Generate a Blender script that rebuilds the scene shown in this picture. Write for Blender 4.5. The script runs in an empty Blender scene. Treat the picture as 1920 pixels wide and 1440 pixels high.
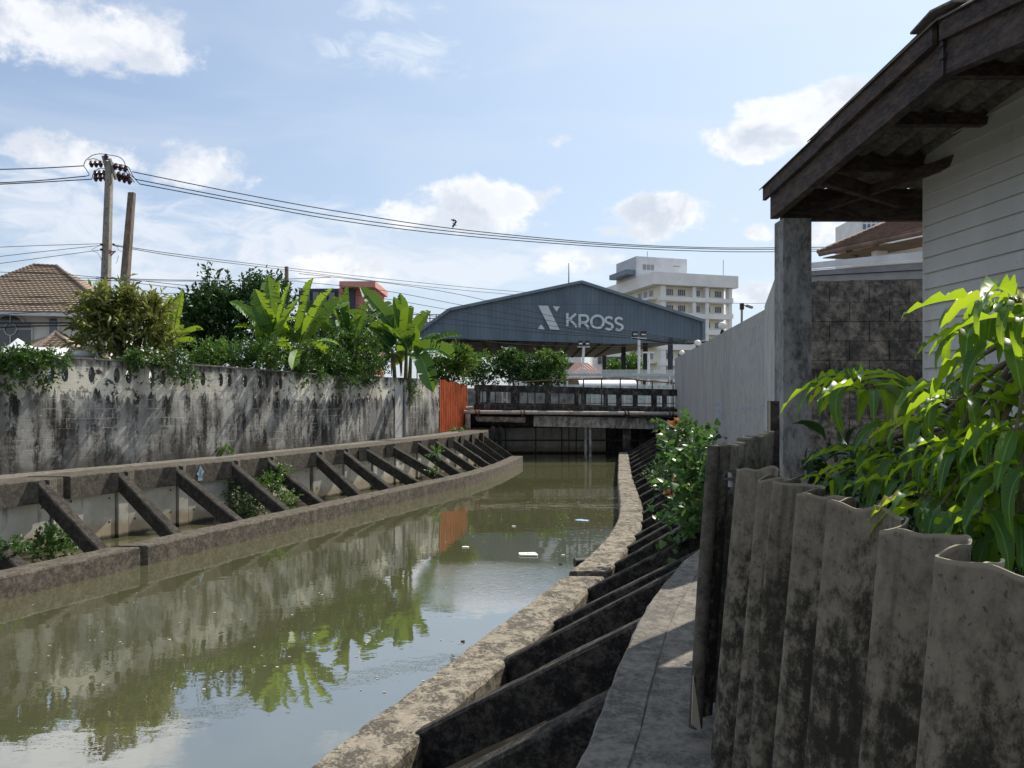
import bpy, math, random
import numpy as np
from mathutils import Vector, Matrix, noise as mnoise
S = bpy.context.scene
C = S.collection
F, HY, EYE = 1442.0, 740.0, 2.82          # focal length in photo pixels, horizon row, eye height above the water
R = math.radians
# ---------------------------------------------------------------- camera
cam_d = bpy.data.cameras.new('camera'); cam = bpy.data.objects.new('camera', cam_d); C.objects.link(cam)
cam.location = (0, 0, EYE); cam.rotation_euler = (R(90), 0, 0)
cam_d.sensor_width = 36; cam_d.lens = F/1920*36; cam_d.shift_y = 20/1920; cam_d.clip_start = .05; cam_d.clip_end = 5000
S.camera = cam
S.view_settings.view_transform = 'Standard'; S.view_settings.look = 'None'
S.view_settings.exposure = 0.30; S.view_settings.gamma = 1
# ---------------------------------------------------------------- light
SUN_EL, SUN_AZ = 50, 42                    # degrees; azimuth measured from straight ahead (+Y) to the right
sd = bpy.data.lights.new('sun', 'SUN'); sun = bpy.data.objects.new('sun', sd); C.objects.link(sun)
sd.energy = 4.6; sd.angle = R(.5); sd.color = (1, .93, .82)
sv = Vector((math.cos(R(SUN_EL))*math.sin(R(SUN_AZ)), math.cos(R(SUN_EL))*math.cos(R(SUN_AZ)), math.sin(R(SUN_EL))))
sun.rotation_euler = sv.to_track_quat('Z', 'Y').to_euler(); sun.location = sv*60

class NT:
    """tiny node helper"""
    def __init__(s, nt): s.nt = nt; nt.nodes.clear()
    def n(s, t, **k):
        nd = s.nt.nodes.new(t)
        for a, b in k.items():
            if a == 'i':
                for kk, vv in b.items(): s.put(nd.inputs[kk], vv)
            else: setattr(nd, a, b)
        return nd
    def put(s, sock, v):
        if isinstance(v, bpy.types.NodeSocket): s.nt.links.new(v, sock)
        elif v is not None: sock.default_value = v
    def m(s, op, a, b=None, c=None, clamp=False):
        nd = s.n('ShaderNodeMath', operation=op, use_clamp=clamp)
        for k, v in enumerate((a, b, c)):
            if v is not None: s.put(nd.inputs[k], v)
        return nd.outputs[0]
    def vm(s, op, a, b):
        nd = s.n('ShaderNodeVectorMath', operation=op); s.put(nd.inputs[0], a); s.put(nd.inputs[1], b); return nd.outputs[0]
    def noise(s, vec, scale=5, detail=4, rough=.55, dist=0):
        return s.n('ShaderNodeTexNoise', i={'Vector': vec, 'Scale': scale, 'Detail': detail, 'Roughness': rough, 'Distortion': dist}).outputs[0]
    def ramp(s, v, lo, hi, a=0., b=1., kind='SMOOTHSTEP'):
        nd = s.n('ShaderNodeMapRange', interpolation_type=kind, i={'Value': v, 'From Min': lo, 'From Max': hi, 'To Min': a, 'To Max': b}); return nd.outputs[0]
    def mix(s, f, a, b, bt='MIX'):
        nd = s.n('ShaderNodeMix', data_type='RGBA', blend_type=bt)
        s.put(nd.inputs[0], f); s.put(nd.inputs[6], a if not isinstance(a, tuple) else (*a, 1)[:4]); s.put(nd.inputs[7], b if not isinstance(b, tuple) else (*b, 1)[:4]); return nd.outputs[2]
    def sc(s, vec, x, y, z): return s.vm('MULTIPLY', vec, (x, y, z))

# ---------------------------------------------------------------- world: sky texture with clouds
world = bpy.data.worlds.new('World'); S.world = world; world.use_nodes = True
def build_world():
    t = NT(world.node_tree)
    co = t.n('ShaderNodeTexCoord').outputs['Generated']
    sky = t.n('ShaderNodeTexSky', sky_type='NISHITA', sun_disc=False)
    sky.sun_elevation = R(SUN_EL); sky.sun_rotation = R(SUN_AZ); sky.altitude = 0; sky.air_density = 1.0; sky.dust_density = 1.6; sky.ozone_density = 1.5
    xyz = t.n('ShaderNodeSeparateXYZ', i={0: co})
    x, y, z = xyz.outputs
    az = t.m('ARCTAN2', x, y); el = t.m('ARCSINE', z)
    big = t.noise(co, 7, 9, .58, .25)
    blobs = [(110,50,290,76,1),(250,95,150,42,1),(1033,262,50,15,.6),(1430,255,125,44,1.15),(1565,195,150,58,1.35),(1420,205,60,26,.8),
             (920,375,155,48,1.05),(870,405,185,38,.7),(1240,400,112,42,1.15),(1215,430,90,24,.8),(385,318,110,46,.8),(140,285,190,34,.6),(1575,437,85,30,.9),
             (1425,435,40,15,.45),(1375,410,18,12,.5),(640,500,110,34,.5),(1420,548,70,26,.85),(1110,490,90,24,.5)]
    soft = [(760,105,175,42,.75),(700,14,120,26,.7),(480,440,460,80,.75),(800,505,420,50,1.0),(120,400,260,120,.95),(1080,490,240,36,.8),(250,500,330,50,.7),(1640,250,160,120,.5)]
    den = None
    def field(bl):
        den = None
        for (cx, cy, rx, ry, w) in bl:
            a0 = math.atan((cx-960)/F); rr = math.hypot(F, cx-960); e0 = math.atan((HY-cy)/rr)
            ra = rx/F*math.cos(a0)**2; re = ry/rr
            da = t.m('DIVIDE', t.m('SUBTRACT', az, a0), ra); de = t.m('DIVIDE', t.m('SUBTRACT', el, e0), re)
            r2 = t.m('ADD', t.m('MULTIPLY', da, da), t.m('MULTIPLY', de, de))
            d = t.m('MULTIPLY', t.m('SUBTRACT', 1.0, r2), w)
            den = d if den is None else t.m('MAXIMUM', den, d)
        return den
    den = field(blobs); sden = t.m('MAXIMUM', field(soft), -1.2)
    wisp = t.noise(t.sc(co, 1, 1, 2.6), 13, 8, .62, .9)
    smask = t.m('MULTIPLY', t.ramp(t.m('ADD', sden, t.m('MULTIPLY', t.m('SUBTRACT', wisp, .5), 3.6)), .0, 1.2), .74)
    den = t.m('MAXIMUM', den, -1.2)
    # generic clouds elsewhere (behind and beside the view)
    back = t.ramp(t.m('ABSOLUTE', az), .75, 1.1)
    gen = t.m('MULTIPLY', t.m('SUBTRACT', t.noise(t.sc(co, 1, 1, 2.2), 2.6, 5, .5), .5), 4.0)
    den = t.m('ADD', t.m('MULTIPLY', den, t.m('SUBTRACT', 1.0, back)), t.m('MULTIPLY', gen, back))
    fine = t.noise(t.sc(co, 1, 1, 1.6), 26, 7, .62, .2)
    puff = t.m('ADD', t.m('MULTIPLY', t.m('SUBTRACT', big, .5), 3.2), t.m('MULTIPLY', t.m('SUBTRACT', fine, .5), 2.3))
    d2 = t.m('ADD', den, puff)
    mask = t.ramp(d2, -.02, .72)
    # light tops, greyer bellies
    up = t.noise(t.vm('ADD', co, (0.012, 0.0, .028)), 7, 9, .58, .25)
    lit = t.ramp(t.m('SUBTRACT', big, up), -.05, .07)
    thick = t.ramp(d2, .3, 1.4)
    lit2 = t.m('ADD', t.m('MULTIPLY', lit, .62), t.m('MULTIPLY', t.m('SUBTRACT', 1.0, thick), .38), clamp=True)
    ccol = t.mix(lit2, CL_DARK, CL_LIGHT)
    veil = t.ramp(t.noise(t.sc(co, .8, .8, 3.5), 2.6, 5, .5, .6), .42, .72)
    low = t.ramp(el, .42, .02)
    vm = t.m('ADD', t.m('MULTIPLY', veil, .40), .20)
    vm = t.m('ADD', vm, t.m('MULTIPLY', low, .36), clamp=True)
    skyc = t.mix(1.0, t.vm('MULTIPLY', sky.outputs[0], SKY_GAIN), (1, 1, 1), 'MULTIPLY')
    skyc = t.mix(vm, skyc, VEIL)
    skyc = t.mix(smask, skyc, SOFT)
    # brighter towards the sun
    sdn = t.n('ShaderNodeVectorMath', operation='DOT_PRODUCT', i={0: co, 1: tuple(sv)}).outputs['Value']
    glow = t.ramp(sdn, .35, 1.0, 0, .55)
    skyc = t.mix(glow, skyc, GLOW)
    col = t.mix(t.m('MULTIPLY', mask, .88), skyc, ccol)
    bg = t.n('ShaderNodeBackground', i={'Color': col, 'Strength': SKY_STR})
    out = t.n('ShaderNodeOutputWorld'); t.nt.links.new(bg.outputs[0], out.inputs[0])
SOFT = (6.3, 6.6, 7.1)
SKY_STR = .115
SKY_GAIN = (.86, .96, 1.04)
CL_DARK, CL_LIGHT = (4.8, 5.2, 5.9), (7.6, 7.6, 7.7)
VEIL = (5.1, 5.6, 6.4); GLOW = (5.4, 6.4, 7.2)
build_world()
try: world.cycles.sampling_method = 'MANUAL'; world.cycles.sample_map_resolution = 1024
except Exception: pass

# ---------------------------------------------------------------- geometry helpers
def W(px, py, Y): return Vector(((px-960)/F*Y, Y, EYE-(py-HY)/F*Y))
def G(px, py, z):
    Y = F*(EYE-z)/(py-HY); return Vector(((px-960)/F*Y, Y, z))
class MB:
    def __init__(s): s.v = []; s.f = []; s.uv = []; s.has = False; s.smooth = False; s.mi = []
    def quad(s, *pts, uv=None, mi=0):
        b = len(s.v); s.v += [tuple(p) for p in pts]; s.f.append(tuple(range(b, b+len(pts)))); s.uv.append(uv); s.mi.append(mi)
        if uv: s.has = True
        return s
    def hexa(s, p):            # p: 4 bottom (ccw) + 4 top
        b = len(s.v); s.v += [tuple(q) for q in p]
        for f in ((3,2,1,0),(4,5,6,7),(0,1,5,4),(1,2,6,5),(2,3,7,6),(3,0,4,7)): s.f.append(tuple(b+i for i in f)); s.uv.append(None); s.mi.append(0)
        return s
    def box(s, c, size, rz=0, rx=0, ry=0):
        m = Matrix.Rotation(rz, 3, 'Z') @ Matrix.Rotation(ry, 3, 'Y') @ Matrix.Rotation(rx, 3, 'X'); c = Vector(c); hx, hy, hz = size[0]/2, size[1]/2, size[2]/2
        return s.hexa([c + m @ Vector(q) for q in ((-hx,-hy,-hz),(hx,-hy,-hz),(hx,hy,-hz),(-hx,hy,-hz),(-hx,-hy,hz),(hx,-hy,hz),(hx,hy,hz),(-hx,hy,hz))])
    def bar(s, a, b, w, h, up=(0,0,1)):   # box beam from a to b
        a, b = Vector(a), Vector(b); d = (b-a).normalized(); sd_ = d.cross(Vector(up)).normalized(); u = sd_.cross(d).normalized()
        q = [a-sd_*w/2-u*h/2, a+sd_*w/2-u*h/2, b+sd_*w/2-u*h/2, b-sd_*w/2-u*h/2]
        return s.hexa(q + [p+u*h for p in q])
    def tube(s, pts, r, n=8, caps=True):
        pts = [Vector(p) for p in pts]; b = len(s.v); k = len(pts)
        rs = r if isinstance(r, (list, tuple)) else [r]*k
        ref = None
        for i, p in enumerate(pts):
            d = (pts[min(i+1,k-1)]-pts[max(i-1,0)]).normalized()
            if ref is None: ref = d.orthogonal().normalized()
            ref = (ref-d*ref.dot(d)).normalized() if (ref-d*ref.dot(d)).length > 1e-5 else d.orthogonal().normalized()
            q = d.cross(ref)
            for j in range(n):
                a = 2*math.pi*j/n; s.v.append(tuple(p+(ref*math.cos(a)+q*math.sin(a))*rs[i]))
        for i in range(k-1):
            for j in range(n):
                s.f.append((b+i*n+j, b+i*n+(j+1)%n, b+(i+1)*n+(j+1)%n, b+(i+1)*n+j)); s.uv.append(None); s.mi.append(0)
        if caps:
            s.f.append(tuple(b+j for j in reversed(range(n)))); s.uv.append(None); s.mi.append(0)
            s.f.append(tuple(b+(k-1)*n+j for j in range(n))); s.uv.append(None); s.mi.append(0)
        s.smooth = True; return s
    def lathe(s, base, prof, n=16, axis=(0,0,1)):
        base = Vector(base); ax = Vector(axis).normalized(); r1 = ax.orthogonal().normalized(); r2 = ax.cross(r1); b = len(s.v)
        for r, h in prof:
            for j in range(n):
                a = 2*math.pi*j/n; s.v.append(tuple(base+ax*h+(r1*math.cos(a)+r2*math.sin(a))*r))
        for i in range(len(prof)-1):
            for j in range(n):
                s.f.append((b+i*n+j, b+i*n+(j+1)%n, b+(i+1)*n+(j+1)%n, b+(i+1)*n+j)); s.uv.append(None); s.mi.append(0)
        for rng in (list(reversed(range(n))), [(len(prof)-1)*n+j for j in range(n)]):
            s.f.append(tuple(b+j for j in rng)); s.uv.append(None); s.mi.append(0)
        s.smooth = True; return s
    def plate(s, pts, n, th):      # planar polygon thickened along n
        n = Vector(n).normalized()*th; pts = [Vector(p) for p in pts]; k = len(pts); b = len(s.v)
        s.v += [tuple(p) for p in pts] + [tuple(p+n) for p in pts]
        s.f.append(tuple(b+i for i in reversed(range(k)))); s.f.append(tuple(b+k+i for i in range(k))); s.uv += [None, None]; s.mi += [0, 0]
        for i in range(k): s.f.append((b+i, b+(i+1)%k, b+k+(i+1)%k, b+k+i)); s.uv.append(None); s.mi.append(0)
        return s
    def build(s, name, mat, parent=None, origin=None, smooth=None, recalc=True):
        o0 = Vector(origin) if origin is not None else (Vector(parent['_o']) if parent is not None and '_o' in parent else (Vector((0,0,0)) if parent is None else Vector(parent['_o'])))
        if parent is not None: par0 = Vector(parent['_o'])
        me = bpy.data.meshes.new(name)
        me.from_pydata([(a-o0.x, b-o0.y, c-o0.z) for a, b, c in s.v], [], s.f)
        if s.has:
            ul = me.uv_layers.new(name='UVMap'); k = 0
            for f, uv in zip(s.f, s.uv):
                for j in range(len(f)):
                    if uv: ul.data[k].uv = uv[j]
                    k += 1
        if recalc and len(s.f) < 60000:
            import bmesh
            bm = bmesh.new(); bm.from_mesh(me); bmesh.ops.recalc_face_normals(bm, faces=bm.faces); bm.to_mesh(me); bm.free()
        for mm in (mat if isinstance(mat, list) else [mat]): me.materials.append(mm)
        if isinstance(mat, list): me.polygons.foreach_set('material_index', s.mi)
        if (smooth if smooth is not None else s.smooth): 
            me.polygons.foreach_set('use_smooth', [True]*len(me.polygons))
            if smooth is None:
                try: me.set_sharp_from_angle(angle=R(40))
                except Exception: pass
        ob = bpy.data.objects.new(name, me); C.objects.link(ob)
        if parent is not None: ob.parent = parent; ob.location = o0-par0
        else: ob.location = o0
        ob['_o'] = tuple(o0)
        return ob
def tag(o, label, cat, group=None, kind=None):
    o['label'] = label
    if cat: o['category'] = cat
    if group: o['group'] = group
    if kind: o['kind'] = kind
    return o
def thing(name, label, cat, loc, group=None):
    o = bpy.data.objects.new(name, None); C.objects.link(o); o.location = loc; o['_o'] = tuple(loc); o.empty_display_size = .2
    return tag(o, label, cat, group)
def structure(o): o['kind'] = 'structure'; return o
def smoothline(pts, step=.12, win=9):
    """X(Y) polyline -> dense, smoothed list of (x, y)"""
    ys = np.arange(pts[0][1], pts[-1][1]+1e-6, step); xs = np.interp(ys, [p[1] for p in pts], [p[0] for p in pts])
    pad = np.concatenate([2*xs[0]-xs[win:0:-1], xs, 2*xs[-1]-xs[-2:-win-2:-1]])
    k = np.ones(2*win+1)/(2*win+1); xs = np.convolve(pad, k, 'valid')
    return xs, ys
def catmull(pts, n=8):
    p = [Vector(q) for q in pts]; p = [2*p[0]-p[1]]+p+[2*p[-1]-p[-2]]; out = []
    for i in range(1, len(p)-2):
        for j in range(n):
            t = j/n; a, b, c, d = p[i-1:i+3]
            out.append(.5*((2*b)+(c-a)*t+(2*a-5*b+4*c-d)*t*t+(3*b-a-3*c+d)*t**3))
    out.append(p[-2]); return out
ORD = ['first','second','third','fourth','fifth','sixth','seventh','eighth','ninth','tenth','eleventh','twelfth']

# ---------------------------------------------------------------- materials
def newmat(name):
    m = bpy.data.materials.new(name); m.use_nodes = True; return m, NT(m.node_tree)
def finish(t, col, rough=.85, bump=None, bstr=.3, bdist=.01, spec=.4, metal=0., sheen=None, ior=None):
    p = t.n('ShaderNodeBsdfPrincipled'); t.put(p.inputs['Base Color'], (*col, 1) if isinstance(col, tuple) and len(col) == 3 else col)
    t.put(p.inputs['Roughness'], rough); t.put(p.inputs['Specular IOR Level'], spec); t.put(p.inputs['Metallic'], metal)
    if ior: p.inputs['IOR'].default_value = ior
    if bump is not None:
        b = t.n('ShaderNodeBump', i={'Height': bump, 'Strength': bstr, 'Distance': bdist}); t.nt.links.new(b.outputs[0], p.inputs['Normal'])
    o = t.n('ShaderNodeOutputMaterial'); t.nt.links.new(p.outputs[0], o.inputs[0]); return p
def plain(name, col, rough=.7, var=.12, scale=6, metal=0., spec=.4, bstr=.15):
    m, t = newmat(name); co = t.n('ShaderNodeTexCoord').outputs['Object']
    n1 = t.noise(co, scale, 5, .6); dk = tuple(c*(1-var*2) for c in col); lt = tuple(min(1, c*(1+var)) for c in col)
    c = t.mix(t.ramp(n1, .3, .7), dk, lt); finish(t, c, rough, t.noise(co, scale*12, 3), bstr, .004, spec, metal); return m
def grime(name, light, dark, mid=None, sc=1.0, lo=.42, hi=.62, streak=1.0, speck=.5, rough=.9, bstr=.5, uv=False, bdist=.012, spec=.25):
    """weathered concrete: mid-tone clouds, dark mould with its own ragged outline, pale speckle"""
    m, t = newmat(name); tc = t.n('ShaderNodeTexCoord'); co = tc.outputs['UV' if uv else 'Object']
    mid = mid or tuple((a+b)/2 for a, b in zip(light, dark))
    st = t.sc(co, 1, streak if uv else 1, streak)
    n1 = t.noise(st, 2.2*sc, 8, .62, .2); n2 = t.noise(t.vm('ADD', st, (7.3, 2.1, 4.4)), 6*sc, 9, .66); n3 = t.noise(co, 55*sc, 5, .7)
    c = t.mix(t.ramp(n2, .35, .65), mid, light)
    n4 = t.noise(st, 19*sc, 8, .7)
    k = t.m('ADD', t.m('MULTIPLY', n1, .7), t.m('ADD', t.m('MULTIPLY', n2, .45), t.m('MULTIPLY', t.m('SUBTRACT', n4, .5), .75)))
    mk = t.ramp(k, lo+.02, hi+.10)
    c = t.mix(mk, t.mix(t.ramp(n4, .3, .7), dark, tuple(a*1.5 for a in dark)), c)
    pits = t.ramp(n3, .60, .66); c = t.mix(t.m('MULTIPLY', pits, speck), c, tuple(min(1, a*1.5+.03) for a in light))
    pits2 = t.ramp(n3, .4, .33); c = t.mix(t.m('MULTIPLY', pits2, .6), c, tuple(a*.5 for a in dark))
    h = t.m('ADD', t.m('MULTIPLY', n2, .6), t.m('MULTIPLY', n3, .5))
    finish(t, c, rough, h, bstr, bdist, spec); return m
def leafmat(name, c1, c2, trans=.4, rough=.45, young=None, tcol=None, spec=.5, vein=False):
    m, t = newmat(name)
    r = t.n('ShaderNodeAttribute', attribute_name='rnd').outputs['Fac']
    c = t.mix(r, c1, c2)
    if young: c = t.mix(t.ramp(r, .9, .93), c, young)
    if vein:
        uv = t.n('ShaderNodeTexCoord').outputs['UV']; sx = t.n('ShaderNodeSeparateXYZ', i={0: uv})
        a = t.m('ABSOLUTE', t.m('SUBTRACT', sx.outputs[0], .5))
        w = t.m('SINE', t.m('MULTIPLY', t.m('SUBTRACT', sx.outputs[1], t.m('MULTIPLY', a, .35)), 150.0))
        c = t.mix(t.m('MULTIPLY', t.ramp(w, .2, 1.0), .4), c, tuple(min(1, k*1.7) for k in c2))
        c = t.mix(t.ramp(a, .035, .02), c, tuple(min(1, k*2.2+.03) for k in c2))
    tc = t.mix(.35, c, (1, 1, .3, 1), 'MULTIPLY') if tcol is None else t.mix(.75, c, tcol)
    p = t.n('ShaderNodeBsdfPrincipled', i={'Base Color': c, 'Roughness': rough, 'Specular IOR Level': spec})
    tr = t.n('ShaderNodeBsdfTranslucent', i={'Color': tc})
    mx = t.n('ShaderNodeMixShader', i={0: trans}); t.nt.links.new(p.outputs[0], mx.inputs[1]); t.nt.links.new(tr.outputs[0], mx.inputs[2])
    o = t.n('ShaderNodeOutputMaterial'); t.nt.links.new(mx.outputs[0], o.inputs[0]); return m
M = {}
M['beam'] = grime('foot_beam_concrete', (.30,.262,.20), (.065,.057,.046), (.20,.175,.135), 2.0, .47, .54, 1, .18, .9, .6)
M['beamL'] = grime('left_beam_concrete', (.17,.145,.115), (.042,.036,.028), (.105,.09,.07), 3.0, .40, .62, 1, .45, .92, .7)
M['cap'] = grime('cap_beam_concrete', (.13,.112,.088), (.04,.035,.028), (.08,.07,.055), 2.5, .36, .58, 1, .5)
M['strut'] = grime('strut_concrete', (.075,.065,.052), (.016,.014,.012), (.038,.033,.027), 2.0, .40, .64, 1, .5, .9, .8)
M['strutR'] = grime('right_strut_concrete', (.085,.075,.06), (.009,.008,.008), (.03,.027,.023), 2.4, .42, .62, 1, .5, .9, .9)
def m_panel():
    m, t = newmat('retaining_panel_concrete'); co = t.n('ShaderNodeTexCoord').outputs['Object']; sp = t.n('ShaderNodeSeparateXYZ', i={0: co}); z = sp.outputs[2]
    n1 = t.noise(co, 2.0, 6, .6); n2 = t.noise(t.sc(co, 1, 1, .25), 5, 7, .65); n3 = t.noise(co, 60, 4, .7)
    c = t.mix(t.ramp(n1, .3, .7), (.34,.32,.27), (.48,.455,.39)); c = t.mix(t.m('MULTIPLY', t.ramp(n2, .54, .70), .75), c, (.09,.085,.07))
    tide = t.ramp(t.m('ADD', z, t.m('MULTIPLY', t.m('SUBTRACT', n1, .5), .35)), .42, .20); c = t.mix(t.m('MULTIPLY', tide, .75), c, (.24,.185,.11))
    wet = t.ramp(t.m('ADD', z, t.m('MULTIPLY', t.m('SUBTRACT', n2, .5), .12)), .12, .04); c = t.mix(wet, c, (.045,.04,.028))
    finish(t, c, .85, t.m('ADD', n3, n2), .3, .006, .25); return m
M['panel'] = m_panel()
M['walk'] = grime('walkway_concrete', (.24,.215,.18), (.075,.07,.062), (.15,.138,.12), 2.2, .36, .6, 1, .5, .92, .7)
M['bridge'] = grime('bridge_concrete', (.16,.145,.125), (.018,.017,.017), (.06,.055,.05), 1.2, .46, .68, .5, .2)
M['girder'] = grime('girder_concrete', (.55,.52,.46), (.10,.095,.085), (.26,.25,.22), 1.0, .36, .56, .5, .3)
M['pale_wall'] = grime('tall_wall_plaster', (.38,.375,.36), (.235,.23,.223), (.33,.325,.315), .45, .34, .50, .22, .1, .85, .08)
M['pale_wall0'] = grime('tall_wall_smooth_plaster', (.40,.395,.38), (.22,.218,.212), (.33,.325,.318), .6, .28, .42, 1, .1, .85, .15)
M['pale_wall2'] = plain('smooth_wall_plaster', (.42,.41,.39), .85, .1, 1.5)
M['column'] = grime('column_concrete', (.30,.295,.28), (.06,.062,.058), (.20,.198,.19), 1.6, .34, .58, .5, .2)
M['block'] = grime('block_wall_concrete', (.26,.235,.20), (.04,.04,.037), (.16,.147,.128), 1.0, .42, .66, 1, .1)
M['asphalt'] = plain('road_asphalt', (.07,.068,.065), .9, .15, 3)
M['soil'] = plain('soil', (.085,.07,.045), .95, .3, 2)
M['mud'] = plain('wet_mud', (.05,.042,.028), .6, .3, 3)
M['rust'] = plain('rusty_metal', (.12,.055,.03), .8, .3, 8)
M['black'] = plain('black_metal', (.025,.022,.022), .6, .2, 8)
M['wire'] = plain('cable_rubber', (.02,.02,.022), .6, .1, 3)
M['pole'] = grime('pole_concrete', (.34,.31,.27), (.14,.12,.1), (.26,.235,.2), 1.5, .3, .5, .4, .3)
M['pole2'] = grime('old_pole_concrete', (.24,.19,.145), (.09,.07,.055), (.17,.135,.105), 1.5, .35, .55, .3, .4)
M['insul'] = plain('brown_porcelain', (.07,.025,.03), .25, .1, 5, spec=.6)
M['steel'] = plain('galvanised_steel', (.28,.28,.28), .55, .12, 8, metal=.3)
M['white'] = plain('white_paint', (.74,.74,.73), .5, .05, 3)
M['cream'] = plain('cream_render', (.78,.73,.58), .8, .04, .3)
M['hwhite'] = plain('white_render', (.86,.85,.81), .8, .05, .25)
M['glass'] = plain('window_glass', (.10,.11,.13), .12, .15, .8, spec=.8, bstr=0)
M['glassd'] = plain('dark_glass', (.045,.05,.06), .15, .2, 1.0, spec=.8, bstr=0)
M['red'] = plain('terracotta_render', (.60,.29,.23), .85, .08, .5)
M['darkgrey'] = plain('dark_grey_render', (.055,.06,.085), .8, .1, .5)
M['foam'] = plain('white_foam', (.8,.79,.74), .7, .05, 10)
M['globe'] = plain('opal_glass', (.8,.79,.77), .3, .03, 3, spec=.6)
M['teal'] = plain('teal_paint', (.25,.55,.5), .6, .1, 2)
M['palegreen'] = plain('pale_green_mesh', (.58,.70,.66), .7, .12, 3)
M['wood'] = grime('dark_timber', (.10,.072,.060), (.022,.019,.019), (.055,.042,.038), 2, .35, .6, 3, .1, .8, .4)
M['brownroof'] = plain('brown_roof_tile', (.20,.135,.105), .8, .2, 3)
M['soffit'] = plain('brown_soffit', (.22,.18,.14), .8, .1, 2)
M['whitefascia'] = plain('white_fascia', (.62,.63,.65), .6, .07, 3)
M['greyfascia'] = plain('grey_fascia', (.22,.22,.23), .7, .1, 3)
M['tan'] = plain('tan_render', (.32,.26,.2), .85, .1, 1.5)
M['canvas'] = plain('white_canvas', (.8,.8,.82), .7, .04, 1)
M['stem'] = plain('plant_stem', (.12,.1,.05), .8, .25, 10)
M['rib'] = plain('banana_midrib', (.24,.34,.10), .5, .1, 6)
M['bstem'] = plain('banana_stem', (.17,.17,.07), .6, .3, 6)
M['dry'] = plain('dry_leaf', (.2,.11,.05), .85, .3, 6)
M['bark'] = plain('bark', (.09,.07,.05), .9, .3, 6)
M['L_dark'] = leafmat('dark_leaves', (.022,.06,.016), (.065,.135,.035), .3, .4)
M['L_gold'] = leafmat('golden_green_leaves', (.07,.105,.025), (.32,.33,.09), .4, .45)
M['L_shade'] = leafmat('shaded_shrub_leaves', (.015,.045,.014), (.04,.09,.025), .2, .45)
M['L_mid'] = leafmat('green_leaves', (.03,.08,.016), (.085,.17,.03), .35, .45)
M['L_light'] = leafmat('light_green_leaves', (.05,.12,.02), (.13,.24,.04), .4, .45)
M['L_heart'] = leafmat('shrub_leaves', (.04,.10,.035), (.13,.25,.06), .4, .35, young=(.45,.2,.1))
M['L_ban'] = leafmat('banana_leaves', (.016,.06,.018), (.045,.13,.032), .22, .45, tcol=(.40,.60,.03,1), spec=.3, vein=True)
M['L_banA'] = leafmat('backlit_banana_leaves', (.035,.10,.02), (.085,.19,.035), .36, .45, tcol=(.46,.64,.03,1), vein=True, spec=.3)  # lighter copy of the banana leaves, backlight put into the colour
M['L_mango'] = leafmat('mango_leaves', (.022,.07,.024), (.06,.14,.035), .45, .38, tcol=(.58,.82,.02,1), spec=.25, vein=True, young=(.30,.24,.05))
M['L_flow'] = leafmat('plumeria_leaves', (.06,.13,.02), (.16,.26,.04), .35, .45, young=(.75,.62,.2))
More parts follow.
